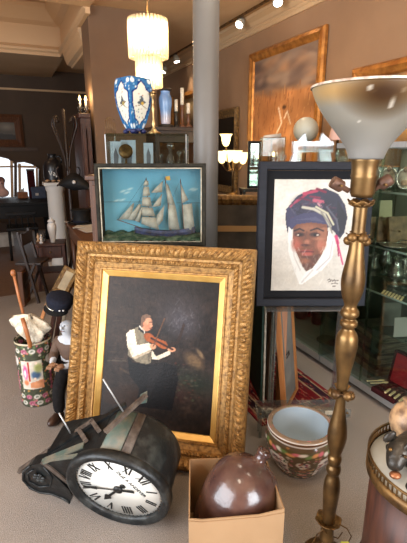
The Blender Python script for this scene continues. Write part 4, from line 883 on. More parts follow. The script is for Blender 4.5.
for sx, fy in ((-1, -.215), (1, .005)):
    s_ = MB(); s_.ball((0, 0, 0), .05, 16, 10, (.78, 1.75, .75)).rot(Matrix.Translation((sx*.067 if sx > 0 else -.022, fy, .036))).rot(Matrix.Scale(Q, 4)); obj('shoe', s_, 'leather', fg)
    hnd = MB(); hnd.ball((0, 0, 0), .03, 12, 8, (1, 1.1, .6)).rot(Matrix.Translation((sx*.035-.005, -.17, .45)))
    for f_ in range(4): hnd.tube([(sx*.035-.02+f_*.011, -.185, .452), (sx*.035-.02+f_*.011, -.21, .455), (sx*.035-.02+f_*.011, -.222, .44)], [.006, .0055, .004], 6)
    hnd.tube([(sx*.015, -.165, .46), (sx*.005, -.185, .475)], [.007, .005], 6); obj('gloved_hand', hnd.rot(Matrix.Scale(Q, 4)), 'tanskin', fg)
fc_ = MB()
fc_.ball((0, 0, 0), .01, 8, 6, (1, 1.4, 1.6)).rot(Matrix.Translation((0, -.086, .712))).rot(Matrix.Scale(Q, 4)); obj('nose', fc_, mat('white carving face', (204, 206, 210), None, .5), fg)
for sx in (-1, 1): ey = MB().ball((0, 0, 0), .006, 8, 6).rot(Matrix.Translation((sx*.022, -.078, .73))).rot(Matrix.Scale(Q, 4)); obj('eye', ey, 'ink', fg)
obj('mouth', MB().tube([(-.016, -.076, .686), (0, -.082, .683), (.016, -.076, .686)], .0025, 6).rot(Matrix.Scale(Q, 4)), mat('mouth paint', (120, 70, 66), None, .6), fg)
hq = P(60, 301, 2.24)
hat = thing('navy_cap', 'navy cap with pale braided band and buttons, tilted on the carved figure beside the frame', 'hat', hq, CF-.35, .1, .32)
hat.scale = (.84, .84, .72)
crown = MB().lathe(smooth([(.074, -.045), (.078, -.03), (.085, .0), (.088, .028), (.07, .046), (.03, .052), (0, .053)], 3), 36); obj('crown', crown, 'navy', hat)
vz = MB(); vs = []
for i in range(13):
    a = PI+PI*i/12
    for r, z in ((.072, -.042), (.074+.034*math.sin(PI*i/12), -.058), (.074+.034*math.sin(PI*i/12), -.062), (.072, -.047)): vs.append((r*math.cos(a), r*math.sin(a), z))
vz.add(vs, [(i*4+k, (i+1)*4+k, (i+1)*4+(k+1) % 4, i*4+(k+1) % 4) for i in range(12) for k in range(4)]); obj('visor', vz, 'black', hat)
bd = MB(); 
bd.tube([(.082*math.cos(PI+PI*i/14), .082*math.sin(PI+PI*i/14), -.034) for i in range(9)], .006, 8); obj('braid', bd, 'silver', hat)
bt = MB()
for i in (10, 11.2): bt.ball((.084*math.cos(PI+PI*i/14), .084*math.sin(PI+PI*i/14), -.022), .0065, 10, 6)
obj('cap_button', bt, 'porcelain', hat)
# ================================================================ SMALL LEANING FRAMES AND STICKS, LEFT MIDDLE
def leaning(name, lab, corners, depth, fm, pm, wd_=.03, cat='frame', group=None):
    a, b_, c_, d_ = [Vector(p) for p in corners]  # bottom-left, bottom-right, top-right, top-left (seen from its front)
    X = (b_-a).normalized(); Y = (d_-a).cross(X).normalized(); Z = X.cross(Y); R_ = Matrix((X, Y, Z)).transposed()
    o = thing(name, lab, cat, (a+b_)/2); o.rotation_euler = R_.to_euler(); w_ = (b_-a).length; h_ = (d_-a).dot(Z)
    obj('frame_moulding', MB().profile_frame(w_, h_, [(0, -depth), (0, .008), (wd_*.3, .014), (wd_, .002), (wd_, -depth)], 2), fm, o)
    if pm: obj('picture', MB().box((-w_/2+wd_*.8, .0, wd_*.8), (w_/2-wd_*.8, depth*.7, h_-wd_*.8)), pm, o)
    return o
leaning('brown_picture', 'dark brown framed picture seen edge on, leaning in the passage behind the umbrella stand', [onZ(24, 307), onZ(30, 299.5), P(36.5, 255.5, 4.75), P(30.5, 262.5, 4.45)], .03, 'wood', mat('dark oil picture', (70, 50, 36), (46, 34, 26), .4, scale=7), .045, 'painting')
leaning('small_gilt_picture', 'small gilt frame with pale mount tilted among the boards behind the navy cap', [P(52, 290, 3.0), P(66, 297, 2.95), P(71, 277, 3.05), P(58.5, 262, 3.1)], .02, 'oldgilt', mat('buff mount', (172, 152, 118), (120, 104, 80), .7, scale=9), .03)
0 and leaning('dark_frame', 'dark wooden frame leaning behind the small gilt frame', [P(50, 322, 2.9), P(74, 332, 2.8), P(80, 262, 2.95), P(58, 252, 3.1)], .03, 'darkwood', 'greyback', .04)
for k, (a, b_, w_, m_, lab) in enumerate([((47, 304), (38, 330), .014, 'pine', 'yellow wooden slat leaning left of the navy cap'), ((56, 306), (49, 345), .016, 'redwood', 'left of two reddish slats standing below the navy cap'), ((61, 307), (55, 348), .018, 'redwood', 'right of two reddish slats standing below the navy cap'), ((65.5, 308), (59, 350), .012, 'chalk', 'thin buff slat next to the white face of the carved figure')]):
    top = P(*a, 2.62); bot = P(*b_, 2.62); d = (bot-top); ft_ = top+d*(top.z/(-d.z)); o = thing('timber_strip', lab, 'timber strip', ft_, group='slats leaning behind the umbrella stand'); obj('slat', MB().bar(ft_+ZV*.004, top, w_*1.5, .02, (FV.x, FV.y, 0)), m_, o, True)
# ================================================================ LEFT BACKGROUND FURNITURE
def topz(py, f): return CZ-f*math.tan(PIT+math.atan((py-271.5)/F))
# black table in the back room
TX0, TX1, TY0, TY1, TZ = -.9, .62, 7.15, 8.15, .76
bt_ = thing('black_table', 'long black table under the bright windows in the back room', 'table', ((TX0+TX1)/2, (TY0+TY1)/2, 0))
obj('tabletop', MB().box((TX0, TY0, TZ-.05), (TX1, TY1, TZ), .01), 'black', bt_, True); obj('apron', MB().box((TX0+.05, TY0+.04, TZ-.24), (TX1-.05, TY1-.04, TZ-.05)), 'black', bt_, True)
for x in (TX0+.1, TX1-.1):
    for y in (TY0+.09, TY1-.09): obj('leg', MB().lathe([(.03, 0), (.035, .1), (.024, .16), (.04, .4), (.045, .53)], 14, (x, y, 0)), 'black', bt_, True)
def on_table(px, f): v = P(px, 200, f); return Vector((v.x, v.y, TZ))
bq = on_table(3, 7.2); bu = thing('pink_bust', 'pinkish head and shoulders bust on the black table before the left window', 'bust', bq, .2)
bake(skin('shoulders', [(0, 0, .02), (0, 0, .1), (-.12, 0, .06), (.12, 0, .06), (0, -.0, .17), (0, -.01, .25), (0, -.015, .3)], [(0, 1), (1, 2), (1, 3), (1, 4), (4, 5), (5, 6)], [.1, .085, .06, .06, .04, .062, .055], mat('pale pink clay', (196, 158, 146), (176, 138, 128), .8, scale=10), bu))
fa = MB(); fa.ball((0, 0, 0), .012, 8, 6, (1, 1.2, 1.6)).rot(Matrix.Translation((0, -.085, .255))); obj('nose', fa, 'pinkclay', bu)
obj('hair', MB().ball((0, 0, 0), .072, 16, 10, (1, 1, .9)).rot(Matrix.Translation((0, .012, .292))), 'pinkclay', bu)
q = on_table(33.2, 7.35); ob = thing('tall_case', 'tall narrow dark maroon case standing on the black table before the right window', 'case', q); obj('body', MB().box((-.058, -.05, 0), (.058, .05, .44), .008), 'maroon', ob); obj('lid', MB().box((-.062, -.054, .44), (.062, .054, .47), .004), 'darkwood', ob)
q = on_table(39.5, 7.3); o = thing('blue_box', 'dusty blue box with pale label at the right end of the black table', 'box', q, -.1); obj('body', MB().box((-.11, -.1, 0), (.11, .1, .17), .006), 'blue', o); obj('lid', MB().box((-.115, -.105, .13), (.115, .105, .185), .006), 'blue', o); obj('label', MB().box((-.05, -.107, .05), (.0, -.1, .09)), 'paper', o)
q = on_table(23, 7.3); o = thing('orange_wooden_box', 'orange brown wooden tissue box on the black table', 'box', q, .1); obj('body', MB().box((-.08, -.07, 0), (.08, .07, .1), .006), 'orangebox', o)
obj('tissue', MB().prism([(-.03, 0, .1), (.03, 0, .1), (.04, .01, .17), (.0, -.01, .14), (-.025, .01, .175)], (0, .012, 0)), 'paper', o)
q = onZ(5, 243); o = thing('white_carton', 'white carton stored under the black table', 'box', (q.x, 7.75, 0), .1); obj('body', MB().box((-.09, -.12, 0), (.13, .12, .2)), 'paper', o); obj('flap', MB().prism([(-.09, -.12, .2), (.13, -.12, .2), (.11, -.16, .25), (-.07, -.16, .25)], (0, .004, 0)), 'paper', o)
dcx = on_table(20, 6.9)
ch = thing('dark_dining_chair', 'dark dining chair with spindle back drawn up to the black table', 'chair', (dcx.x-.02, 6.75, 0))
obj('seat', MB().box((-.21, -.2, .43), (.21, .22, .47), .01), 'black', ch)
for x in (-.19, .19):
    for y in (-.18, .2): obj('leg', MB().tube([(x, y, 0), (x*.95, y*.95, .43)], .018, 8), 'black', ch)
obj('back_rail', MB().box((-.2, -.2, .64), (.2, -.17, .69), .01), 'black', ch)
for i in range(5): obj('spindle', MB().tube([(-.16+.08*i, -.185, .47), (-.16+.08*i, -.185, .64)], .011, 8), 'black', ch)
# wall painting above the dado
q0 = onY(-12, 112, YB-.05); q1 = onY(25, 149, YB-.05)
wp = thing('dark_wall_painting', 'dark landscape in a brown frame on the back wall above the left window', 'painting', ((q0.x+q1.x)/2, YB-.045, q1.z+.03))
ww = q1.x-q0.x; wh = q0.z-q1.z-.06; obj('frame_moulding', MB().profile_frame(ww, wh, [(0, 0), (0, .03), (.05, .06), (.11, .03), (.14, .015), (.14, 0)], 2), 'wood', wp)
pp = Paint(30, 30, (84, 76, 66)); pp.poly([(0, 0), (1, 0), (1, .3), (0, .36)], (46, 40, 34)); pp.ell((.5, .7), .3, .14, (126, 116, 102), .8); panel('canvas', ww-.24, wh-.24, pp, M['oil'], wp, .12, -.012, .01)
# pedestal
pf_ = 5.6; pq = P(54.5, 182, pf_); pz_ = pq.z
pe = thing('white_pedestal', 'round white column pedestal with square cap beside the dark table', 'pedestal', (pq.x, pq.y, 0), 0)
obj('shaft', MB().lathe([(.13, .06), (.128, .1), (.118, .13), (.112, .2), (.106, pz_-.12), (.116, pz_-.1), (.122, pz_-.05), (.122, pz_-.04)], 32), 'white', pe); obj('cap', MB().box((-.14, -.14, pz_-.04), (.14, .14, pz_), .006), 'white', pe); obj('base', MB().box((-.16, -.16, 0), (.16, .16, .06), .006), 'white', pe)
for k, (dx, dy, r, lab) in enumerate([(-.09, -.10, .035, 'leftmost little tan shell on the white pedestal'), (-.02, -.11, .032, 'middle little tan shell on the front of the white pedestal'), (.06, -.105, .036, 'rightmost little tan shell on the white pedestal')]):
    o = thing('seashell', lab, 'shell', (pq.x+dx, pq.y+dy-.01, pz_), .4*k, group='shells on the white pedestal'); mb = MB(); mb.lathe(smooth([(0, 0), (r*.5, .008), (r, .02), (r*.8, r*.9), (r*.3, r*1.1), (0, r*1.2)], 2), 14); obj('shell_body', mb, 'tan', o)
jq = thing('black_jug', 'black stoneware jug lettered in white on the white pedestal', 'jug', (pq.x, pq.y+.03, pz_), 0)
jr = .118; obj('body', MB().lathe(smooth([(0, 0), (jr*.92, 0), (jr, .02), (jr*1.02, .12), (jr*.98, .2), (jr*.75, .255), (jr*.45, .285), (jr*.4, .33), (jr*.48, .345), (jr*.4, .345), (0, .33)], 2), 32), mat('black glaze', (22, 22, 25), None, .35), jq)
obj('ear', MB().tube([(jr*.42, 0, .31), (jr*.8, 0, .32), (jr*.95, 0, .27), (jr*.9, 0, .235)], .012, 8), mat('black glaze ear', (22, 22, 25), None, .35), jq)
meshtext('lettering', 'VaJ', .085, 'white', jq, Matrix.Rotation(-.3, 4, 'Z') @ Matrix.Translation((.02, -jr*1.02-.003, .11)) @ Matrix.Rotation(PI/2, 4, 'X'), .002)
# coat stand with hats
kq = P(70.5, 200, 5.05); kst = thing('bentwood_coat_stand', 'dark bentwood coat stand with curled arms beside the reddish panelled cabinet', 'coat stand', (kq.x, kq.y, 0), 0)
obj('pole', MB().lathe([(.03, 0), (.026, .3), (.022, 1.2), (.018, 1.95), (.0, 1.97)], 14), 'darkwood', kst)
for k in range(4):
    a = PI/4+k*PI/2; d = Vector((math.cos(a), math.sin(a), 0)); obj('arm', MB().tube(smooth([d*.02+ZV*1.3, d*.05+ZV*1.5, d*.12+ZV*1.68, d*.17+ZV*1.8, d*.13+ZV*1.88, d*.09+ZV*1.82], 3), .011, 8), 'darkwood', kst)
    obj('foot', MB().tube(smooth([d*.02+ZV*.45, d*.08+ZV*.2, d*.14+ZV*.09, d*.18+ZV*.02], 3), .012, 8), 'darkwood', kst)
    d2 = Vector((math.cos(a+.8), math.sin(a+.8), 0)); obj('hook', MB().tube(smooth([d2*.02+ZV*1.15, d2*.1+ZV*1.2, d2*.13+ZV*1.3, d2*.1+ZV*1.34], 3), .009, 8), 'darkwood', kst)
bh = P(75, 184, 4.86); hb = thing('black_bicorne_hat', 'black two pointed hat with a white cockade hanging on the bentwood coat stand', 'hat', bh, CF, .1, .12)
mb = MB(); vs = []; n1 = 21
for i in range(n1):
    t = -1+2*i/(n1-1); x = t*.20; hh_ = .17*(1-abs(t)**1.6)*(1+.0*t)+.012; y_ = .05*(1-t*t)+.006
    for (yy, zz) in ((-y_, -.06+.05*abs(t)), (-y_*.7, hh_*.45-.04), (0, hh_-.06+.03*abs(t)), (y_*.7, hh_*.45-.04), (y_, -.06+.05*abs(t))): vs.append((x, yy, zz-.02*abs(t)))
mb.add(vs, [(i*5+k, (i+1)*5+k, (i+1)*5+k+1, i*5+k+1) for i in range(n1-1) for k in range(4)]+[((i+1)*5, i*5, i*5+4, (i+1)*5+4) for i in range(n1-1)]+[(0, 1, 2, 3, 4), tuple((n1-1)*5+k for k in (4, 3, 2, 1, 0))], True); obj('felt_body', mb, 'black', hb)
obj('cockade', MB().lathe([(0, 0), (.02, 0), (.02, .006), (.008, .014), (0, .014)], 16, (.005, -.056, .03), axis=(0, -1, .2)), 'porcelain', hb)
# wardrobe / panelled wood beside pillar
wq0 = onY(82, 150, 5.12); wx1 = XB-.05
wr = thing('wooden_wardrobe', 'tall reddish brown panelled cabinet standing against the left side of the tan pillar', 'wardrobe', ((wq0.x+wx1)/2, 5.38, 0)); wh_ = 1.86; wd2 = (wx1-wq0.x)
obj('carcass', MB().box((-wd2/2, -.3, .08), (wd2/2, .3, wh_)), 'redwood', wr); obj('cornice', MB().box((-wd2/2-.02, -.33, wh_), (wd2/2+.0, .3, wh_+.05), .008), 'redwood', wr); obj('plinth', MB().box((-wd2/2-.01, -.31, 0), (wd2/2+.01, .3, .08)), 'redwood', wr)
d = obj('door', MB().profile_frame(wd2-.02, wh_-.2, [(0, 0), (0, .02), (.05, .02), (.056, .008), (.056, 0)], 2).rot(Matrix.Translation((0, -.3, .14))), 'redwood', wr); obj('panel', MB().box((-wd2/2+.05, -.31, .2), (wd2/2-.05, -.3, wh_-.12)), 'redwood', d); obj('knob', MB().ball((-wd2/2+.04, -.328, .9), .014, 10, 6), 'brass', d)
# candle sconce on the pillar side
sq = P(83, 108, 5.15); scn = thing('candle_sconce', 'lit two candle wall sconce with flame bulbs above the brown cabinet', 'wall lamp', (sq.x, sq.y, sq.z), 0)
obj('wall_plate', MB().lathe([(0, 0), (.045, 0), (.04, .012), (0, .016)], 20, (XB-.01-sq.x, .06, -.02), axis=(-1, 0, 0)), 'brassold', scn)
for k, x in enumerate((-.03, .035)):
    obj('arm', MB().tube(smooth([(XB-.02-sq.x, .06, -.02), (.04, .03, -.07), (x, 0, -.05), (x, 0, .0)], 3), .007, 8), 'brassold', scn)
    obj('drip_pan', MB().lathe([(.008, -.01), (.034, .0), (.036, .006), (.01, .004)], 18, (x, 0, 0), cap=False), 'crystal', scn)
    obj('candle', MB().lathe([(.011, .004), (.011, .07), (0, .07)], 12, (x, 0, 0)), 'lace', scn); obj('flame_bulb', MB().lathe(smooth([(0, .07), (.014, .085), (.013, .1), (.004, .125), (0, .135)], 2), 12, (x, 0, .0)), 'flame', scn)
for k in range(6):
    a = 2*PI*k/6; obj('pendant', MB().lathe([(0, -.03), (.006, -.02), (.003, -.004), (0, 0)], 6, (.0025+.05*math.cos(a), .034*math.sin(a), -.006)), 'crystal', scn)
light('sconce_light', 'POINT', (sq.x, sq.y-.05, sq.z+.12), 4, (1, .66, .33), .04)
# desk with papers and top hat
DX0, DX1, DYA, DYB, DZ = .52, 1.0, 3.65, 5.2, .76
dk = thing('writing_desk', 'long brown desk covered in papers behind the big gilt frame', 'desk', ((DX0+DX1)/2, (DYA+DYB)/2, 0))
obj('desktop', MB().box((DX0, DYA, DZ-.035), (DX1, DYB-.25, DZ), .006), 'wood', dk, True); obj('apron', MB().box((DX0+.03, DYA+.03, DZ-.17), (DX1-.03, DYB-.28, DZ-.035)), 'wood', dk, True)
for x in (DX0+.06, DX1-.06):
    for y in (DYA+.06, DYB-.31): obj('leg', MB().tube([(x, y, 0), (x, y, .3), (x, y, DZ-.17)], [.018, .024, .03], 10), 'wood', dk, True)
for k, (px, f, rz, w_, lab) in enumerate([(74, 4.68, .3, .16, 'white sheet of paper at the far end of the brown desk'), (84, 4.45, -.4, .2, 'large white paper in the middle of the brown desk'), (88, 4.2, .2, .17, 'grey white sheet near the front of the brown desk')]):
    v = P(px, 200, f); o = thing('paper_sheet', lab, 'paper', (v.x, v.y, DZ), rz, group='papers on the brown desk'); obj('sheet', MB().box((-w_/2, -w_*.7, 0), (w_/2, w_*.7, .004)), 'paper', o)
v = P(80.5, 205, 4.6); th_ = thing('black_top_hat', 'black top hat resting on the papers of the brown desk', 'hat', (v.x, v.y, DZ+.004), 0)
obj('crown', MB().lathe(smooth([(.092, .012), (.09, .05), (.094, .1), (.104, .145), (.098, .15), (0, .152)], 2), 32), 'black', th_); obj('brim', MB().lathe(smooth([(.09, .01), (.12, .004), (.145, .014), (.146, .018), (.12, .01), (.09, .018)], 2), 36, cap=False), 'black', th_); obj('hat_band', MB().lathe([(.093, .014), (.0935, .016), (.0935, .036), (.0925, .038)], 32, cap=False), 'navy', th_)
# little red table with the lidded vase
rq = onZ(55, 287); RZ = topz(240, rq.dot(FV)+.1)
rt = thing('red_wood_side_table', 'small reddish wooden side table with drawer holding the white lidded vase', 'side table', (rq.x, rq.y, 0), CF+.25)
obj('tabletop', MB().box((-.16, -.15, RZ-.025), (.16, .15, RZ), .006), 'redwood', rt); dr = obj('drawer', MB().box((-.12, -.14, RZ-.16), (.12, .12, RZ-.03), .004), 'redwood', rt); obj('knob', MB().ball((0, -.148, RZ-.09), .012, 10, 6), 'brass', dr)
for x in (-.14, .14):
    for y in (-.13, .13): obj('leg', MB().box((x-.016, y-.016, 0), (x+.016, y+.016, RZ-.025), .003), 'redwood', rt)
obj('shelf', MB().box((-.14, -.13, .2), (.14, .13, .22)), 'redwood', rt)
v = full(rt) @ Vector((.03, -.03, RZ)); vs_ = thing('lidded_vase', 'white porcelain vase with knobbed lid on the small red wooden table', 'vase', v); obj('body', MB().lathe(smooth([(0, 0), (.026, 0), (.028, .02), (.04, .1), (.048, .16), (.044, .2), (.034, .215), (.036, .23)], 3)+[(0, .23)], 28), 'porcelain', vs_); obj('lid', MB().lathe([(.04, .23), (.042, .236), (.03, .25), (.012, .262), (.014, .272), (.008, .28), (0, .282)], 24), 'porcelain', vs_)
for k, (x, y, m_, lab) in enumerate([(-.09, -.06, 'porcelain', 'small white figurine left of the lidded vase on the red table'), (-.13, .02, 'tan', 'tan shell figurine at the left edge of the red table'), (-.07, .06, 'bronze', 'dark little figurine behind the white one on the red table')]):
    v = full(rt) @ Vector((x, y, RZ)); o = thing('figurine', lab, 'figurine', v, group='figurines on the red wooden table'); obj('body', MB().lathe(smooth([(0, 0), (.02, 0), (.022, .01), (.012, .03), (.018, .055), (.008, .075), (.011, .09), (.0, .102)], 2), 14), m_, o)
# folding chair in the passage
fa_ = onZ(39, 303); fh = P(27.5, 228, fa_.dot(FV)+.25)
fcch = thing('folding_chair', 'dark wooden folding chair with sloping legs in the passage left of the red table', 'chair', fa_, CF)
iv = full(fcch).inverted(); top_ = iv @ fh
for y in (0, .26): obj('long_leg', MB().bar((0, y, .0), (top_.x, y, top_.z), .022, .034, (0, 1, 0)), 'darkwood', fcch); obj('short_leg', MB().bar((-.2, y, .0), (.0, y, .42), .022, .03, (0, 1, 0)), 'darkwood', fcch)
obj('seat', MB().box((-.2, 0, .40), (.06, .26, .425), .006), 'darkwood', fcch); obj('backrest', MB().bar((top_.x+.03, -.01, top_.z-.08), (top_.x+.03, .27, top_.z-.08), .016, .12, (0, 0, 1)), 'darkwood', fcch)
# ================================================================ CHANDELIER
cc = P(147.5, 20, 3.75); zt = cc.z; z1 = P(147, 57, 3.75).z; z2 = P(147, 88, 3.75).z
cd = thing('chandelier', 'lit two tier chandelier of clear glass tubes hanging before the tan pillar', 'chandelier', (cc.x, cc.y, zt), 0)
Rb = 19*pw(0, 3.75, zt)*.99; Rs = 12*pw(0, 3.75, z1)
obj('chain', MB().tube([(0, 0, .02), (.004, 0, .2), (0, 0, ZC-zt-.02)], .006, 8), 'brass', cd); obj('ceiling_rose', MB().lathe([(.0, ZC-zt-.05), (.05, ZC-zt-.03), (.055, ZC-zt), (0, ZC-zt)], 24), 'brass', cd)
obj('gilt_ring', MB().lathe([(Rb-.02, -.02), (Rb-.01, -.02), (Rb-.01, .0), (Rb-.02, .0)], 40, cap=False), 'brass', cd); obj('gilt_ring', MB().lathe([(Rs-.02, z1-zt-.01), (Rs-.01, z1-zt-.01), (Rs-.01, z1-zt+.01), (Rs-.02, z1-zt+.01)], 40, cap=False), 'brass', cd)
sp_ = MB()
for k in range(3): a = 2*PI*k/3; sp_.tube([(0, 0, .02), ((Rb-.015)*math.cos(a), (Rb-.015)*math.sin(a), -.01)], .004, 6)
sp_.tube([(0, 0, .02), (0, 0, z1-zt)], .008, 8)
for k in range(3): a = 2*PI*k/3; sp_.tube([(0, 0, z1-zt), ((Rs-.015)*math.cos(a), (Rs-.015)*math.sin(a), z1-zt)], .004, 6)
obj('spider', sp_, 'brass', cd)
def tubeset(n, R_, zt_, h_):
    a0 = None
    for k in range(n):
        a = 2*PI*k/n; x, y = R_*math.cos(a), R_*math.sin(a)
        if a0 is None:
            a0 = obj('glass_tube', MB().lathe([(.0, -h_), (.010, -h_), (.0125, -h_+.02), (.0125, -.01), (.009, .008), (0, .008)], 8), 'prism', cd); a0.location = (x, y, zt_)
        else: c_ = a0.copy(); COL.objects.link(c_); c_.parent = cd; c_.location = (x, y, zt_)
tubeset(34, Rb, .0, zt-z1+.012); tubeset(22, Rs, z1-zt+.0, z1-z2)
for (n, R_, z) in ((5, Rb*.5, (z1-zt)*.52), (3, Rs*.45, z1-zt-.11)):
    for k in range(n):
        a = 2*PI*k/n; b_ = obj('bulb', MB().lathe(smooth([(0, -.06), (.03, -.045), (.036, -.01), (.022, .03), (.012, .05), (0, .05)], 2), 16, (R_*math.cos(a), R_*math.sin(a), z)), 'glow', cd)
light('chandelier_light', 'POINT', (cc.x, cc.y, zt-.08), 52, (1, .74, .46), .1)
light('chandelier_light_low', 'POINT', (cc.x, cc.y, z1-.14), 9, (1, .74, .42), .06)
# ================================================================ RIGHT WALL PICTURES
def wall_pic(name, lab, ya, yb, zb, zt, canvas, prof, fm, cat='painting', x=XR, ex=None):
    # hangs on the right wall, front towards -X; ya far end, yb near end
    o = thing(name, lab, cat, (x-.012, (ya+yb)/2, zb), -PI/2); w_ = ya-yb; h_ = zt-zb
    obj('frame_moulding', MB().profile_frame(w_, h_, prof, 30, ex), fm, o); ins = prof[-1][0]-.01
    if isinstance(canvas, Paint): panel('canvas', w_-2*ins, h_-2*ins, canvas, M['oil'], o, ins, -.015, .008)
    else: obj('mirror_glass', MB().box((-w_/2+ins, -.012, ins), (w_/2-ins, -.004, h_-ins)), canvas, o)
    return o
bp = Paint(80, 80, (180, 122, 76)); bp.noise(.2, 8, 8, 2)
bp.mix((146, 122, 104), np.clip((bp.Y-.62)*9, 0, 1)); 
for i in range(46):
    x, y = rng.uniform(0, 1), rng.uniform(.66, 1); bp.ell((x, y), rng.uniform(.05, .16), rng.uniform(.015, .05), [(92, 76, 72), (176, 150, 128), (120, 96, 84), (186, 140, 104)][i % 4], .6, rng.uniform(-.3, .3), .6)
for i in range(220):
    x, y = rng.uniform(0, 1), rng.uniform(0, .62); bp.line([(x, y), (x+rng.uniform(-.02, .03), y+rng.uniform(.04, .12))], .006, [(196, 132, 80), (152, 96, 58), (206, 150, 100), (134, 84, 52)][i % 4], .7)
bp.ell((.25, .45), .15, .16, (140, 90, 56), .7, op=.6)
bp.line([(.46, .5), (.52, .36), (.44, .26)], .012, (232, 214, 190)); bp.line([(.6, .46), (.56, .4)], .012, (226, 206, 180)); bp.line([(.6, .46), (.66, .34)], .009, (214, 190, 160)); bp.ell((.55, .5), .03, .02, (90, 60, 44), .3)
GPR = [(0, 0), (0, .03), (.015, .05), (.045, .056), (.07, .04), (.085, .036), (.1, .02), (.1, 0)]
M['giltwarm'] = mat('warm gilt', (206, 140, 66), (160, 100, 44), .4, .55, scale=14)
wall_pic('large_landscape_painting', 'large orange field landscape in a gold frame high on the right wall', 4.785, 3.44, 1.32, 2.592, bp, GPR, 'giltwarm')
b2 = Paint(30, 30, (150, 110, 70)); b2.noise(.3, 6, 6, 5); b2.ell((.5, .5), .3, .2, (196, 150, 90), .7)
wall_pic('gilt_wall_painting', 'gold framed painting on the right wall behind the glass bowl of the floor lamp', 3.05, 1.9, 1.3, 2.165, b2, GPR, 'giltwarm')
qa = onX(221.5, 110, XR); qb = onX(240, 112, XR)
wall_pic('gilt_mirror', 'tall gilt framed mirror on the right wall behind the lit glass shades', qa.y+.35, qb.y, .95, 2.05, 'mirror', [(0, 0), (0, .03), (.03, .05), (.09, .02), (.11, .016), (.11, 0)], 'oldgilt', 'mirror')
qa = onX(182, 88, XR); qb = onX(198, 78, XR)
b3 = Paint(30, 40, (112, 92, 72)); b3.noise(.4, 5, 5, 9); b3.ell((.5, .85), .7, .25, (206, 176, 132), .5)
wall_pic('brown_framed_painting', 'gilt framed painting with pale sky on the right wall just left of the grey column', qa.y, qb.y-.55, 1.62, 2.42, b3, [(0, 0), (0, .03), (.06, .05), (.11, .02), (.11, 0)], 'giltwarm')
qa = onX(161, 92, XR); qb = onX(174, 90, XR)
b4 = Paint(20, 30, (60, 48, 40)); b4.noise(.4, 5, 5, 3)
wall_pic('narrow_gilt_picture', 'narrow gilt framed picture far back on the right wall beyond the blue opaline vase', qa.y, qb.y, 1.55, 2.42, b4, [(0, 0), (0, .03), (.06, .05), (.1, .02), (.1, 0)], 'giltwarm')
# far console with the small things seen between chandelier and column
cy = 5.6
ca = P(162, 128, 5.2); zc_ = ca.z
kx = W((178-203.5)*pw(0, 5.2, zc_), 5.2)
kt = thing('tall_console', 'tall dark console table behind the showcase carrying the blue opaline vase and candlesticks', 'console table', (kx.x, kx.y, 0), 0)
obj('top', MB().box((-.36, -.2, zc_-.04), (.36, .2, zc_), .005), 'darkwood', kt); obj('frieze', MB().box((-.33, -.17, zc_-.16), (.33, .17, zc_-.04)), 'darkwood', kt)
for x in (-.31, .31):
    for y in (-.15, .15): obj('leg', MB().box((x-.025, y-.025, 0), (x+.025, y+.025, zc_-.16), .004), 'darkwood', kt)
obj('shelf', MB().box((-.32, -.16, .4), (.32, .16, .43)), 'darkwood', kt)
v = P(166, 128, 5.1); ov = thing('blue_opaline_vase', 'blue and white opaline vase with gilt rim right of the brass candlestick', 'vase', (v.x, v.y, zc_), 0)
s_ = 46*pw(0, 5.1, 1.7)
op_ = Paint(24, 30, (110, 146, 194)); op_.mix((180, 178, 190), (.42-op_.Y)*4); op_.noise(.08, 5, 5, 3)
obj('foot_ring', MB().lathe([(0, 0), (.09, 0), (.09, .02), (.06, .035), (0, .035)], 24), 'bronze', ov)
painted_lathe('body', smooth([(.05, .035), (.055, .06), (.058, .12), (.06, .17), (.072, .25), (.07, .31), (.052, .355), (.054, .38)], 3), op_, M['glaze'], ov); obj('rim', MB().lathe([(.05, .38), (.068, .39), (.072, .405), (.045, .405), (.036, .39)], 24, cap=False), 'bronze', ov)
for k, (px, h_, lab) in enumerate([(182.5, .42, 'tall wooden candlestick with cream candle beside the grey column'), (188.5, .26, 'short candlestick with cream candle next to the grey column'), (176.5, .3, 'dark candlestick just right of the blue opaline vase')]):
    v = P(px, 128, 5.15); o = thing('candlestick', lab, 'candlestick', (v.x, v.y, zc_), 0, group='candlesticks on the tall console'); obj('stem', MB().lathe([(0, 0), (.05, 0), (.045, .02), (.015, .04), (.022, h_*.3), (.012, h_*.5), (.03, h_*.55), (.03, h_*.58), (0, h_*.58)], 16), 'wood' if k < 2 else 'bronze', o); obj('candle', MB().lathe([(.02, h_*.58), (.02, h_), (0, h_)], 12), 'lace', o)
# spot lights on the cornice track
tr = thing('lighting_track', 'thin brass lighting track running under the ceiling along the right wall', 'lighting track', (XR-.2, 4.9, 2.93))
obj('rail', MB().box((-.012, -2.4, .02), (.012, 2.9, .04)), 'brassold', tr)
def spot(px, py, tgt, power, lab, r=.05, x=XR-.2):
    q = onX(px, py, x); d = (Vector(tgt)-q).normalized(); o = thing('spotlight', lab, 'spotlight', q)
    obj('housing', MB().lathe([(0, -.10), (r*.6, -.1), (r, -.04), (r, .0), (r*.9, .0), (r*.9, -.012), (0, -.012)], 20, axis=d), 'chalk', o); obj('lamp_face', MB().lathe([(0, -.01), (r*.88, -.01), (r*.88, -.004), (0, -.004)], 20, axis=d), 'spotface', o)
    obj('stem', MB().tube([-d*.06, Vector((0, 0, max(.03, 2.95-q.z)))], .006, 8), 'brassold', o)
    if power: light('spot_beam', 'SPOT', q+d*.02, power, (1, .82, .6), .05, target=tgt, spot=math.radians(75), blend=.8)
    o['group'] = 'spotlights along the right wall'; return o
spot(239, 25, (1.3, 4.2, 1.6), 14, 'bright spotlight on the track above the gilt mirror, right of the grey column')
spot(278, 3, (2.0, 2.6, .9), 26, 'spotlight at the top edge above the orange landscape')
spot(177, 62, (2.7, 6.5, 1.9), 22, 'spotlight between the chandelier and the grey column')
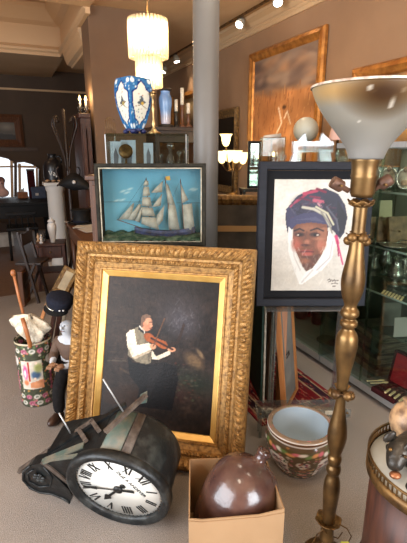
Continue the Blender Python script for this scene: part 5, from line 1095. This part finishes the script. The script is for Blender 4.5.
spot(163, 72, (1.6, 7.2, 1.2), 8, 'small far spotlight just right of the chandelier')
# lamp with lit shades
lq_ = P(233, 160, 4.75)
wl = thing('five_shade_lamp', 'lit brass table lamp with several glowing bell glass shades before the gilt mirror', 'lamp', (lq_.x, lq_.y, 0), 0)
lzv = lambda y: topz(y, 4.75)
LB = lzv(196)
sd_ = thing('small_lamp_table', 'small dark table under the lit five shade lamp', 'table', (lq_.x, lq_.y, 0), 0)
obj('tabletop', MB().lathe([(0, LB-.03), (.26, LB-.03), (.27, LB-.015), (.26, LB), (0, LB)], 32), 'darkwood', sd_); obj('column', MB().lathe([(.05, .06), (.03, .3), (.05, .5), (.03, LB-.03)], 16), 'darkwood', sd_); obj('base', MB().lathe([(0, 0), (.2, 0), (.2, .03), (.06, .07), (0, .07)], 24), 'darkwood', sd_)
wl.location = (lq_.x, lq_.y, LB)
obj('base', MB().lathe([(0, 0), (.08, 0), (.08, .015), (.03, .04), (0, .05)], 24), 'brass', wl); obj('stem', MB().tube([(0, 0, .03), (0, 0, lzv(152)-LB)], .012, 8), 'brass', wl)
def shade(px, py, s, df=0):
    v = P(px, py, 4.75+df)-Vector((lq_.x, lq_.y, LB)); a = obj('arm', MB().tube(smooth([(0, 0, lzv(168)-LB), (v.x*.5, v.y*.5, lzv(171)-LB), (v.x, v.y, v.z-.07)], 3), .006, 8), 'brass', wl)
    obj('glass_shade', MB().lathe(smooth([(.012, -.065), (.03, -.05), (.045, -.01), (.052*1.0, .035), (.07, .06)], 3), 20, v, cap=False), 'shadeglow', wl)
for k, (px, py, df) in enumerate([(222, 157, -.1), (229, 156, .12), (236, 156.5, -.12), (243, 158, .08), (226, 140, 0)]): shade(px, py, 1, df)
light('shade_light', 'POINT', (lq_.x, lq_.y-.05, lzv(148)), 10, (1, .7, .36), .12)
# black framed small mirror and console right of that lamp
v = P(254, 178, 4.3); sm = thing('black_easel_mirror', 'black framed upright mirror on the little stand left of the portrait', 'mirror', (v.x, v.y, topz(188, 4.3)), CF+.1, -.05)
mh = topz(141, 4.3)-topz(188, 4.3)
obj('frame_moulding', MB().profile_frame(.13, mh, [(0, -.01), (0, .012), (.02, .012), (.02, -.01)], 2), 'black', sm); obj('mirror_glass', MB().box((-.05, -.002, .015), (.05, .004, mh-.015)), 'mirror', sm)
zz = topz(188, 4.3); st_ = thing('little_stand', 'little dark stand under the black framed mirror', 'stand', (v.x, v.y, 0), CF+.1)
obj('top', MB().box((-.13, -.1, zz-.03), (.13, .1, zz), .004), 'darkwood', st_)
for x in (-.11, .11):
    for y in (-.08, .08): obj('leg', MB().box((x-.012, y-.012, 0), (x+.012, y+.012, zz-.03)), 'darkwood', st_)
obj('shelf', MB().box((-.12, -.09, zz-.3), (.12, .09, zz-.28)), 'darkwood', st_)
# ================================================================ GLASS DISPLAY CABINETS ON THE RIGHT
CX0, CX1, CM = 1.92, 2.5, 1.86
def cabinet(lab, ya, yb, top, shelves, ym=None):
    ym = ym or (ya+yb)/2
    o = thing('glass_cabinet', lab, 'display cabinet', ((CX0+CX1)/2, (ya+yb)/2, 0))
    b = MB(); b.box((CX0+.05, ya+.01, 0), (CX1, yb-.01, .035)); obj('plinth', b, 'black', o, True)
    b = MB(); b.box((CX0, ya, .035), (CX0+.03, yb, .082)); b.box((CX0+.03, ya, .035), (CX1, yb, .07)); obj('base_rail', b, 'alu', o, True)
    obj('cabinet_floor', MB().box((CX0+.03, ya+.005, .07), (CX1-.02, yb-.005, .076)), 'cabfloor', o, True)
    obj('back_panel', MB().box((CX1-.015, ya, .07), (CX1, yb, top)), 'cabback', o, True)
    obj('door_pane', MB().box((CX0+.002, ya+.01, .082), (CX0+.007, ym-.002, top-.03)), 'glass', o, True); obj('door_pane', MB().box((CX0+.002, ym+.002, .082), (CX0+.007, yb-.01, top-.03)), 'glass', o, True)
    for y in (ya+.004, yb-.008): obj('side_pane', MB().box((CX0+.01, y, .076), (CX1-.02, y+.004, top-.03)), 'glass', o, True)
    for y in (ya, ym-.005, yb-.01):
        obj('corner_post', MB().box((CX0, y, .082), (CX0+.01, y+.01, top-.03)), 'shelfglass', o, True)
    b = MB(); b.box((CX0, ya, top-.03), (CX0+.02, yb, top)); b.box((CX1-.02, ya, top-.03), (CX1, yb, top)); b.box((CX0+.02, ya, top-.03), (CX1-.02, ya+.02, top)); b.box((CX0+.02, yb-.02, top-.03), (CX1-.02, yb, top)); obj('top_frame', b, 'alu', o, True)
    obj('top_pane', MB().box((CX0+.02, ya+.02, top-.012), (CX1-.02, yb-.02, top-.006)), 'glass', o, True)
    for z in shelves:
        s_ = obj('shelf', MB().box((CX0+.03, ya+.012, z-.008), (CX1-.02, yb-.012, z)), 'shelfglass', o, True); s2_ = obj('shelf_edge', MB().box((CX0+.026, ya+.012, z-.009), (CX0+.03, yb-.012, z+.001)), mat('ground glass edge', (150, 164, 150), None, .3), None if False else s_, True)
    return o
cabinet('right hand glass display cabinet full of silver, books and a red cutlery case', .55, 2.25, 1.555, [.69, .965, 1.285], CM)
cabinet('left hand glass display cabinet behind the charcoal framed portrait, dark inside', 2.262, 3.17, 1.40, [.5, .95])
def cab(px, py, x, z=None):   # a point inside the cabinets: on plane X = x, dropped to height z
    v = onX(px, py, x); return Vector((v.x, v.y, v.z if z is None else z))
# oval miniatures on the upper shelf
for k, (px, lab) in enumerate([(388, 'oval miniature picture standing on the upper shelf next to the lamp socket'), (404.5, 'oval miniature with gilt rim at the right edge of the upper shelf'), (372, 'oval miniature on the upper shelf half hidden by the brass lamp cup')]):
    v = cab(px, 183, 2.12, 1.287); o = thing('oval_miniature', lab, 'miniature', v, CF-.2, -.12, group='oval miniatures on the upper shelf')
    f_ = MB(); f_.lathe([(.038, -.004), (.048, -.004), (.05, .004), (.046, .008), (.04, .004)], 32, axis=(0, -1, 0), cap=False)
    for i in range(len(f_.v)): f_.v[i] = Vector((f_.v[i].x, f_.v[i].y, f_.v[i].z*1.3+.065))
    obj('oval_frame', f_, 'silver', o); g_ = MB(); g_.lathe([(0, -.003), (.04, -.003), (.04, .002), (0, .003)], 32, axis=(0, -1, 0))
    for i in range(len(g_.v)): g_.v[i] = Vector((g_.v[i].x, g_.v[i].y, g_.v[i].z*1.3+.065))
    obj('portrait', g_, 'chalk', o); h_ = MB(); h_.ball((0, 0, 0), .013, 10, 8, (1, .3, 1.3)).rot(Matrix.Translation((0, -.004, .075))); h_.ball((0, 0, 0), .022, 10, 8, (1, .15, .8)).rot(Matrix.Translation((0, -.004, .04))); obj('painted_head', h_, 'tan', o)
# cards and leather pieces on the shelf below
def cardstand(px, py, x, z, w_, h_, m_, lab, rz=0., tilt=-.25, cat='card', name='display_card', grp=None):
    v = cab(px, py, x, z); o = thing(name, lab, cat, v, CF+rz, tilt, group=grp); obj('card', MB().box((-w_/2, 0, 0), (w_/2, .006, h_), .001), m_, o); obj('strut', MB().box((-.008, .006, 0), (.008, .05, h_*.4)), m_, o); return o
o = cardstand(386.5, 228, 2.2, .966, .085, .24, mat('buff card', (176, 164, 128), None, .7), 'tall buff card on the shelf below the oval miniatures')
obj('print', MB().box((-.032, -.001, .03), (.032, .0, .13)), 'paleboard', o)
for k, (px, w_, h_, rz, lab) in enumerate([(376, .12, .15, .2, 'dark tan leather wallet propped just right of the lamp stem'), (388, .12, .14, -.1, 'brown leather wallet under the buff card'), (401, .13, .17, .15, 'large tan leather clutch at the right edge of the middle shelf')]):
    v = cab(px, 236, 2.06+.02*k, .966); o = thing('leather_wallet', lab, 'wallet', v, CF+rz, -.3, group='leather wallets on the middle shelf')
    obj('body', MB().box((-w_/2, 0, 0), (w_/2, .03, h_), .008), 'bronzebag', o); obj('flap', MB().prism([(-w_/2, -.004, h_*.55), (0, -.004, h_*.42), (w_/2, -.004, h_*.55), (w_/2, -.004, h_), (-w_/2, -.004, h_)], (0, .006, 0)), 'bronzebag', o); obj('clasp', MB().ball((0, -.006, h_*.48), .008, 8, 6), 'brass', o)
for k, (px, lab) in enumerate([(374, 'silver tray lying at the front of the middle shelf by the lamp stem'), (395, 'second silver tray at the front of the middle shelf, further right')]):
    v = cab(px, 244, 2.0, .966); o = thing('silver_tray', lab, 'tray', v, .2*k, group='silver trays on the middle shelf')
    obj('dish', MB().lathe(smooth([(0, .004), (.05, .004), (.062, .008), (.08, .016), (.082, .02), (.06, .012), (0, .008)], 2), 36), 'silver', o)
    obj('handle', MB().tube(smooth([(.07, -.03, .016), (.105, -.02, .03), (.105, .02, .03), (.07, .03, .016)], 3), .004, 8), 'silver', o)
# silver vessels on the shelf with the knives
def ewer(px, x, h_, r, lab, hd=1):
    v = cab(px, 285, x, .691); o = thing('silver_jug', lab, 'jug', v, CF, group='silver jugs on the lower shelf')
    obj('body', MB().lathe(smooth([(0, 0), (r*.7, 0), (r*.72, .008), (r*.35, .025), (r*.95, h_*.3), (r, h_*.45), (r*.6, h_*.7), (r*.55, h_*.85), (r*.72, h_*.93), (r*.6, h_*.93), (0, h_*.8)], 2), 24), 'silver', o)
    obj('handle', MB().tube(smooth([(hd*r*.6, 0, h_*.85), (hd*r*1.4, 0, h_*.88), (hd*r*1.5, 0, h_*.55), (hd*r*.95, 0, h_*.35)], 3), .005, 8), 'silver', o); obj('lid_knob', MB().ball((0, 0, h_*.98), r*.25, 10, 6), 'silver', o)
ewer(372, 2.2, .16, .035, 'small silver jug on the knife shelf nearest the lamp stem', -1); ewer(383, 2.3, .22, .045, 'tall tarnished silver jug in the middle of the knife shelf'); ewer(394, 2.15, .19, .05, 'round silver jug on the knife shelf right of the tall one'); ewer(403, 2.25, .2, .045, 'silver jug at the right edge of the knife shelf')
for k in range(7):
    v = cab(384+k*3.2, 297-.2*k, 2.0, .692); o = thing('table_knife', ['leftmost table knife of the row on the lower glass shelf', 'second table knife from the left on the lower glass shelf', 'third table knife from the left on the lower glass shelf', 'middle table knife of the row of seven on the lower shelf', 'third table knife from the right on the lower glass shelf', 'second table knife from the right on the lower glass shelf', 'rightmost table knife of the row on the lower glass shelf'][k], 'knife', v, CF-.6, group='row of table knives on the lower shelf')
    obj('blade', MB().box((-.006, .0, 0), (.006, .09, .003)), 'silver', o); obj('handle', MB().box((-.006, -.07, 0), (.006, .0, .009), .002), 'bone', o)
# bottom of the right-hand cabinet
fs = thing('glass_riser', 'small glass riser shelf carrying the two grey folders', 'riser', (2.13, 1.72, .076)); obj('riser_top', MB().box((-.13, -.16, .352), (.13, .16, .358)), 'shelfglass', fs)
for y in (-.155, .15): obj('riser_side', MB().box((-.13, y, 0), (.13, y+.005, .352)), 'shelfglass', fs)
o = cardstand(391, 326, 2.12, .436, .115, .15, 'olive', 'grey green folder standing under the knife shelf', .0, -.12, 'folder', 'grey_folder')
o = cardstand(403.5, 329, 2.05, .436, .11, .12, mat('pale grey card', (150, 146, 132), None, .7), 'pale grey folder at the right edge, lower than the grey green one', .1, -.1, 'folder', 'grey_folder')
bk = [(.30, .23, .045), (.30, .22, .035), (.29, .23, .04), (.30, .22, .03), (.28, .21, .04), (.29, .22, .035), (.27, .2, .03), (.28, .21, .03)]
bc = cab(376, 372, 2.2, .077); z = .077
nm = ['bottom book', 'second book from the bottom', 'third book from the bottom', 'fourth book from the bottom', 'fourth book from the top', 'third book from the top', 'second book from the top', 'topmost book']
for k, (l_, w_, t_) in enumerate(bk):
    o = thing('old_book', nm[k]+' of the stacked old brown volumes in the glass cabinet', 'book', (bc.x+.01*math.sin(k*2), bc.y+.008*math.cos(k*3), z), CF+.25+.08*math.sin(k*1.7), group='stack of old books in the cabinet'); c_ = [(120, 102, 72), (92, 74, 52), (134, 116, 84), (78, 62, 46)][k % 4]
    mt_ = mat('old book cover %d' % k, c_, tuple(int(x*.7) for x in c_), .7, scale=20)
    b_ = MB(); b_.box((-w_/2, -l_/2, 0), (w_/2, l_/2, .004)); b_.box((-w_/2, -l_/2, t_-.004), (w_/2, l_/2, t_)); b_.box((-w_/2, -l_/2, 0), (-w_/2+.004, l_/2, t_)); obj('cover', b_, mt_, o); obj('page_block', MB().box((-w_/2+.004, -l_/2+.005, .004), (w_/2-.006, l_/2-.005, t_-.004)), 'stone', o); z += t_+.0005
o = thing('small_picture_box', 'flat picture box with dark oval lying on the book stack', 'box', (bc.x+.12, bc.y-.16, .37), CF+.4, 0); 
ZB = .33
bs = thing('grey_carton', 'grey cardboard carton behind the red cutlery case', 'box', (cab(398, 370, 2.38, .077)), CF, 0); obj('carton', MB().box((-.1, -.06, 0), (.1, .06, .26), .004), 'olive', bs); obj('lid', MB().box((-.103, -.063, .22), (.103, .063, .268), .004), 'olive', bs)
vq_ = full(bs) @ Vector((-.0, -.01, .268)); o.location = vq_; obj('tray', MB().box((-.09, -.055, 0), (.09, .055, .014), .003), 'chalk', o); obj('picture', MB().box((-.075, -.042, .014), (.075, .042, .017)), 'greyback', o); ol = MB(); ol.lathe([(0, .017), (.026, .017), (.026, .021), (0, .022)], 24); obj('oval', ol, 'bronze', o)
# red lined cutlery case
tl, tr_, bl, br_ = onZ(387, 384, .08), onZ(410, 397, .08), onZ(371.5, 391, .08), onZ(399, 411, .08)
cx = (tl+tr_+bl+br_)/4; axv = (tr_-tl).normalized(); wid = (tr_-tl).length; dep = ((bl-tl)-axv*(bl-tl).dot(axv)).length
rc = thing('cutlery_case', 'open cutlery case with crimson lid and maroon tray in the glass cabinet', 'cutlery case', ((tl+bl)/2+axv*wid/2).to_2d().to_3d()+ZV*.077, math.atan2(axv.y, axv.x))
obj('tray', MB().box((-wid/2, -dep/2, 0), (wid/2, dep/2, .03), .004), 'maroon', rc)
ld = obj('lid', MB().box((-wid/2, 0, 0), (wid/2, .03, .2), .012), 'red', rc, loc=(0, dep/2, .03), rot=(-.18, 0, 0)); obj('lid_edge', MB().profile_frame(wid+.012, .212, [(0, -.036), (0, .004), (.012, .004), (.012, -.036)], 2).rot(Matrix.Translation((0, 0, -.004))), 'maroon', ld)
for k in range(4):
    o = thing('ivory_handled_fruit_knife', ['leftmost of four ivory handled knives on the maroon tray', 'second from left of four ivory knives on the maroon tray', 'third from left of four ivory knives on the maroon tray', 'rightmost of four ivory handled knives on the maroon tray'][k], 'knife', full(rc) @ Vector((-.0+.034*k, -dep*.14, .031)), rc.rotation_euler.z+.25, group='ivory knives in the cutlery case'); obj('handle', MB().box((-.006, -.045, 0), (.006, .02, .009), .002), 'bone', o); obj('blade', MB().box((-.005, .02, 0), (.005, .06, .003)), 'silver', o)
for k in range(2):
    o = thing('spoon', ['left of two gilt spoons on the maroon tray', 'right of two gilt spoons on the maroon tray'][k], 'spoon', full(rc) @ Vector((-.12+.03*k, -dep*.05, .031)), rc.rotation_euler.z-.4, group='gilt spoons in the cutlery case'); obj('handle', MB().box((-.004, -.05, .001), (.004, .03, .006), .001), 'bone', o); b_ = MB(); b_.ball((0, 0, 0), .014, 12, 6, (.8, 1.5, .35)).rot(Matrix.Translation((0, .045, .006))); obj('bowl', b_, 'bone', o)
# things low in the left-hand cabinet
v = cab(329, 347, 2.15, .077); o = thing('silver_salver', 'bright silver salver lying low in the dark left hand cabinet', 'tray', v, CF); obj('dish', MB().lathe([(0, .0), (.085, .0), (.1, .012), (.095, .014), (.08, .005), (0, .005)], 32), 'silver', o); obj('foot_ring', MB().lathe([(.05, 0), (.055, 0), (.055, .003), (.05, .003)], 24), 'silver', o)
for k, (px, py, x, m_, h_, r, lab) in enumerate([(300, 330, 2.25, 'redwood', .22, .06, 'reddish turned box on the floor of the left hand cabinet, next to the rug'), (316, 338, 2.3, 'bronze', .26, .06, 'dark bronze urn low in the left hand cabinet behind the salver'), (338, 350, 2.2, 'silver', .2, .035, 'slim silver caster low in the left hand cabinet next to the lamp'), (312, 320, 2.38, 'maroon', .3, .07, 'maroon jar at the back of the left hand cabinet')]):
    v = cab(px, py, x, .077); o = thing('lidded_jar', lab, 'jar', v); obj('body', MB().lathe(smooth([(0, 0), (r*.8, 0), (r, h_*.3), (r*.9, h_*.6), (r*.5, h_*.72)], 2)+[(0, h_*.72)], 20), m_, o); obj('lid', MB().lathe([(r*.55, h_*.72), (r*.6, h_*.75), (r*.3, h_*.88), (r*.12, h_*.9), (r*.16, h_*.97), (0, h_)], 18), m_, o)
# ================================================================ THINGS ON THE LEFT-HAND CABINET TOP
ZK = 1.40
def top(px, x, rz=CF): v = onX(px, 160, x); return Vector((v.x, v.y, ZK))
ctx = top(310, 2.16)
cr = thing('crystal_arch', 'clear cut crystal arch sculpture with two pointed fins on the cabinet behind the portrait', 'sculpture', ctx, CF)
k_ = pw(0, ctx.dot(FV), ZK); X_ = lambda px: (px-310)*k_; Zf = lambda y: topz(y, ctx.dot(FV))-ZK
obj('leg', MB().prism([(X_(289), -.035, 0), (X_(300), -.035, 0), (X_(301), -.035, Zf(151)), (X_(294), -.035, Zf(150))], (0, .07, 0)), 'crystal', cr); obj('leg', MB().prism([(X_(319), -.035, 0), (X_(332), -.035, 0), (X_(328), -.035, Zf(150)), (X_(318), -.035, Zf(151))], (0, .07, 0)), 'crystal', cr)
obj('cross_bar', MB().prism([(X_(292), -.04, Zf(152)), (X_(331), -.04, Zf(152)), (X_(331), -.04, Zf(141.5)), (X_(292), -.04, Zf(141.5))], (0, .08, 0)), 'crystal', cr)
for a, b_, c_ in ((296, 305, 303), (318, 329, 320)): obj('fin', MB().prism([(X_(a), -.03, Zf(141.5)), (X_(b_), -.03, Zf(141.5)), (X_(c_), -.03, Zf(133))], (0, .06, 0)), 'crystal', cr)
fb = MB()
for i in range(7): x = X_(294)+i*(X_(329)-X_(294))/6; fb.bar((x, -.042, Zf(151)), (x+.012, -.042, Zf(142.5)), .005, .004)
obj('cut_facets', fb, 'crystal', cr)
v = top(304, 2.38); gb = thing('globe_lamp', 'unlit frosted white globe lamp behind the crystal arch', 'lamp', v, CF); r_ = 12.2*pw(0, v.dot(FV), 1.5); zc2 = topz(130, v.dot(FV))-ZK
gl = MB(); gl.ball((0, 0, 0), r_, 28, 18).rot(Matrix.Translation((0, 0, zc2))); obj('globe', gl, 'frost', gb); obj('base', MB().lathe([(0, 0), (.05, 0), (.05, .01), (.015, .02), (.012, zc2-r_+.01), (.03, zc2-r_+.012), (0, zc2-r_+.012)], 24), 'brass', gb)
v = top(272, 2.2); bxv = thing('small_glass_case', 'small brass edged glass case of candleholders on the cabinet left of the crystal arch', 'showcase', v, CF); f_ = v.dot(FV); gw_ = 11*pw(0, f_, ZK); gh_ = topz(138, f_)-ZK
g_ = MB()
for lo, hi in [((-gw_, -.07, 0), (gw_, -.066, gh_)), ((-gw_, .066, 0), (gw_, .07, gh_)), ((-gw_, -.066, 0), (-gw_+.004, .066, gh_)), ((gw_-.004, -.066, 0), (gw_, .066, gh_))]: g_.box(lo, hi)
obj('glass_walls', g_, 'glass', bxv)
e_ = MB()
for x in (-gw_, gw_):
    for y in (-.07, .07): e_.box((x-.003, y-.003, 0), (x+.003, y+.003, gh_))
for z_ in (0, gh_): e_.box((-gw_, -.074, z_), (gw_, -.068, z_+.005)); e_.box((-gw_, .068, z_), (gw_, .074, z_+.005)); e_.box((-gw_-.003, -.07, z_), (-gw_+.003, .07, z_+.005)); e_.box((gw_-.003, -.07, z_), (gw_+.003, .07, z_+.005))
obj('brass_edges', e_, 'brassold', bxv)
for k, (dx, lit, lab) in enumerate([(-.035, 0, 'left brass candleholder inside the small glass case'), (.012, 1, 'lit brass candleholder inside the small glass case'), (.046, 0, 'right brass candleholder inside the small glass case')]):
    o = thing('brass_candleholder', lab, 'candleholder', full(bxv) @ Vector((dx, .02*(k-1), .006)), CF, group='brass candleholders in the small case'); obj('stem', MB().lathe([(0, 0), (.016, 0), (.014, .006), (.005, .015), (.007, .05), (.012, .06), (0, .06)], 14), 'brass', o)
    obj('bulb' if lit else 'candle', MB().lathe([(.007, .06), (.008, .085), (0, .1)], 12), 'flame' if lit else 'lace', o)
v = top(271, 2.3); o = thing('white_spot_head', 'white cylindrical spotlight head lying above the small glass case', 'spotlight', (v.x, v.y, ZK), CF); f_ = v.dot(FV); zc3 = topz(137, f_)-ZK; k_ = pw(0, f_, 1.45)
obj('cylinder', MB().lathe([(0, 0), (.018, 0), (.022, .02), (.022, 17*k_), (0, 17*k_)], 20, (-8*k_, 0, zc3-.008), axis=(1, 0, .12)), 'white', o); obj('stand', MB().tube([(0, 0, 0), (0, 0, zc3-.02)], .006, 8), 'brass', o); obj('base', MB().lathe([(0, 0), (.03, 0), (.03, .006), (0, .01)], 18), 'brass', o)
o = thing('black_tabletop_mirror', 'black upright block shaped framed mirror at the left end of the cabinet top', 'mirror', top(254.5, 2.25), CF); f_ = o.location.dot(FV); k_ = pw(0, f_, 1.4); obj('frame', MB().profile_frame(11*k_, topz(142, f_)-ZK, [(0, -.02), (0, .02), (.012, .02), (.012, -.02)], 2), 'black', o); obj('picture', MB().box((-3*k_, -.004, .01), (3*k_, .01, topz(142, f_)-ZK-.01)), 'mirror', o)
for k, (px, h_, r, lab) in enumerate([(337, .11, .016, 'slim crystal candlestick right of the crystal arch'), (343.5, .075, .028, 'crystal goblet next to the lamp, right of the slim candlestick'), (285, .08, .014, 'little crystal stopper left of the crystal arch')]):
    v = top(px, 2.12); o = thing('crystal_piece', lab, 'crystal', v, CF, group='little crystal pieces on the cabinet top'); obj('foot', MB().lathe([(0, 0), (r*1.2, 0), (r, .008), (r*.35, .016), (r*.35, h_*.45)], 18), 'crystal', o); obj('cup', MB().lathe(smooth([(r*.3, h_*.45), (r*.9, h_*.6), (r, h_*.85), (r*.9, h_)], 2), 18), 'crystal', o)
v = top(336, 2.36); o = thing('pink_lampshade_lamp', 'small lamp with pale pink conical shade behind the floor lamp bowl', 'lamp', v, CF); f_ = v.dot(FV); k_ = pw(0, f_, 1.5); zb_2, zt_2 = topz(140, f_)-ZK, topz(112, f_)-ZK
obj('shade', MB().lathe([(9*k_, zb_2), (4*k_, zt_2), (4*k_-.003, zt_2), (9*k_-.003, zb_2)], 28, cap=False), mat('pink silk shade', (206, 168, 156), None, .8), o); obj('stem', MB().lathe([(0, 0), (.045, 0), (.04, .012), (.012, .03), (.01, zb_2+.05), (0, zb_2+.05)], 18), 'brass', o)
# ================================================================ RUG
RX0, RX1, RY0, RY1 = 1.16, 1.745, 1.80, 3.9
rg_ = Paint(110, 300, (112, 28, 34)); xx, yy = rg_.X*(RX1-RX0), rg_.Y*(RY1-RY0)
ed_ = np.minimum(np.minimum(xx, RX1-RX0-xx), np.minimum(yy, RY1-RY0-yy))
rg_.mix((52, 30, 40), (ed_ < .085)*(ed_ > .025)*1.); rg_.mix((120, 32, 38), (ed_ < .025)*1.); rg_.mix((166, 136, 108), ((ed_ < .035)*(ed_ > .025)+(ed_ < .095)*(ed_ > .085))*1.)
r2 = np.random.default_rng(3)
for i in range(1500):
    x, y = r2.random(), r2.random(); s = r2.uniform(.010, .026); rg_.ell((x, y), s, s*.22, [(178, 128, 104), (44, 30, 48), (160, 44, 46), (196, 170, 140), (70, 50, 60)][i % 5], .3, r2.random()*3, .85)
ru = MB(); nx, ny = rg_.nx, rg_.ny
ru.add([(RX0+(RX1-RX0)*i/(nx-1), RY0+(RY1-RY0)*j/(ny-1), .008) for j in range(ny) for i in range(nx)], [(j*nx+i, j*nx+i+1, (j+1)*nx+i+1, (j+1)*nx+i) for j in range(ny-1) for i in range(nx-1)]); ru.c = rg_.lin().reshape(-1, 3)
M['rugm'] = mat('woven wool', (0, 0, 0), rough=.95, attr=True, spec=.1)
rug = obj('persian_rug', ru, 'rugm', mods=[('SOLIDIFY', dict(thickness=.007, offset=-1))]); tag(rug, 'red patterned persian rug on the carpet in front of the left hand cabinet', 'rug')
# ================================================================ ROUND TABLE WITH BRONZE, RIGHT FOREGROUND
TR, TZZ = .205, .60
tq = W(.492+TR, 1.06)
rt2 = thing('round_gallery_table', 'round marble topped table with pierced brass gallery and dark red wood body', 'side table', tq, CF)
obj('marble_top', MB().lathe([(0, TZZ-.02), (TR-.008, TZZ-.02), (TR-.008, TZZ), (0, TZZ)], 64), 'marble', rt2)
obj('gallery_band', MB().lathe([(TR-.006, TZZ-.03), (TR, TZZ-.03), (TR, TZZ+.004), (TR-.006, TZZ+.004)], 64, cap=False), 'brassold', rt2)
obj('gallery_rail', MB().lathe([(TR-.006, TZZ+.026), (TR, TZZ+.026), (TR, TZZ+.031), (TR-.006, TZZ+.031)], 64, cap=False), 'brass', rt2)
ga_ = MB()
for k in range(84):
    a = 2*PI*k/84; ga_.box((-.0022, -.0018, TZZ+.003), (.0022, .0018, TZZ+.027), mtx=Matrix.Translation(((TR-.003)*math.cos(a), (TR-.003)*math.sin(a), 0)) @ Matrix.Rotation(a, 4, 'Z'))
obj('gallery_piercing', ga_, 'brass', rt2)
nbz = MB(); K = 44; RB = TR-.016
vs = []
for i in range(K+1):
    a = PI*(-.30)+2*PI*.80*i/K-PI*.0
    a = -.12+ (2*PI-1.15)*i/K
    for r, z in ((RB, .2), (RB, TZZ-.025), (RB-.014, TZZ-.025), (RB-.014, .2)): vs.append((r*math.cos(a), r*math.sin(a), z))
nbz.add(vs, [(i*4+k, (i+1)*4+k, (i+1)*4+(k+1) % 4, i*4+(k+1) % 4) for i in range(K) for k in range(4)]+[(0, 1, 2, 3), tuple(K*4+k for k in (3, 2, 1, 0))], True)
obj('drum_body', nbz, 'redwood', rt2); obj('shelf', MB().lathe([(0, .33), (RB-.015, .33), (RB-.015, .345), (0, .345)], 48), 'redwood', rt2); obj('bottom_board', MB().lathe([(0, .18), (RB+.01, .18), (RB+.01, .2), (0, .2)], 48), 'redwood', rt2)
for k in range(3):
    a = .6+2*PI*k/3; obj('leg', MB().tube([(RB*.85*math.cos(a), RB*.85*math.sin(a), .18), (RB*.95*math.cos(a), RB*.95*math.sin(a), .08), (RB*1.05*math.cos(a), RB*1.05*math.sin(a), 0)], [.02, .016, .011], 10), 'redwood', rt2)
# bronze animal group: a lying hound, head towards the camera left
dz = TZZ+.001
dg_ = thing('bronze_hound', 'dark bronze lying hound, ears back, on the round marble topped table', 'sculpture', W(.588, 1.068, dz), CF)
hp_ = [(.10, .05, .045), (.06, .03, .05), (.02, .01, .055), (-.01, -.0, .07), (-.028, -.012, .068), (-.045, -.035, .045), (-.05, -.052, .034), (.03, -.04, .02), (-.0, -.075, .012), (-.03, -.09, .01), (.05, .07, .02), (.01, .075, .012), (-.02, .08, .01), (.10, .0, .025), (.06, -.03, .018)]
he = [(0, 1), (1, 2), (2, 3), (3, 4), (4, 5), (5, 6), (2, 7), (7, 8), (8, 9), (2, 10), (10, 11), (11, 12), (0, 13), (13, 14)]
bake(skin('body', hp_, he, [.045, .044, .04, .034, .038, .026, .019, .022, .014, .012, .022, .014, .012, .028, .015], 'bronze', dg_, 1))
for s, p_ in ((-1, (-.045, .012, .1)), (1, (-.005, -.03, .098))):
    e1 = MB(); e1.ball((0, 0, 0), .018, 12, 8, (.8, .45, 1.3)).rot(Matrix.Translation(p_) @ Matrix.Rotation(.7, 4, 'Y')); obj('ear', e1, 'bronze', dg_)
for p_ in ((-.055, -.022, .082), (-.025, -.05, .08)): obj('eye', MB().ball((0, 0, 0), .0055, 8, 6).rot(Matrix.Translation(p_)), 'brassold', dg_)
no = MB(); no.ball((0, 0, 0), .014, 12, 8, (1.2, 1, .7)).rot(Matrix.Translation((-.05, -.058, .026))); obj('copper_muzzle', no, 'coppertip', dg_)
v = W(.655, 1.19, dz); o = thing('tan_shell_vase', 'mottled tan rounded vase behind the bronze hound at the right edge', 'vase', v, CF); obj('body', MB().lathe(smooth([(0, 0), (.03, 0), (.036, .01), (.055, .05), (.06, .085), (.045, .12), (.025, .135), (.028, .15)], 3), 28), 'tan', o); obj('dark_foot', MB().lathe([(.032, 0), (.04, .0), (.05, .03), (.048, .034), (.03, .012)], 24, cap=False), 'bronze', o)
# ================================================================ LIGHT
for k, (ya, yb, zt_, e_) in enumerate([(.65, 2.2, 1.52, CAB), (2.35, 3.1, 1.36, CAB*.2)]):
    o = thing('cabinet_strip_light', ['slim strip light under the top of the right hand cabinet', 'slim strip light under the top of the left hand cabinet'][k], 'strip light', (2.42, (ya+yb)/2, zt_)); obj('housing', MB().box((-.015, -(yb-ya)/2, 0), (.015, (yb-ya)/2, .02)), 'alu', o)
    light('cabinet_light', 'AREA', (2.4, (ya+yb)/2, zt_-.01), e_, (1, .93, .8), .04, rot=(0, 0, 0), sizey=yb-ya-.1)  # strip housing and area light both added to brighten the cabinet contents
light('side_window_daylight', 'AREA', (-2.96, .55, 1.55), DAY*1.0, (.9, .95, 1.0), 3.7, rot=(PI/2, 0, -PI/2), sizey=2.3)  # unseen side daylight, added where it stays out of the glass reflections
light('shop_window_daylight', 'AREA', (1.25, -2.96, 1.55), DAY, (.9, .95, 1.0), 2.4, rot=(PI/2, 0, 0), sizey=2.3)
for k, (x, y, e_) in enumerate([(-.3, .4, CEIL), (1.5, .9, CEIL), (1.2, 2.5, CEIL*.8)]): light('ceiling_lamp', 'AREA', (x, y, 2.9), e_, (1, .86, .68), .5, rot=(0, 0, 0))  # overhead fill lights added out of view, without fixtures
light('back_ceiling_lamp', 'POINT', (-.7, 5.9, 3.05), BACK, (1, .66, .36), .2)  # unseen warm light added to brighten and tint the coffer
light('window_glow', 'AREA', (.15, YB-.12, 1.0), 1.5, (.9, .95, 1), .7, rot=(-PI/2, 0, 0), sizey=.8)
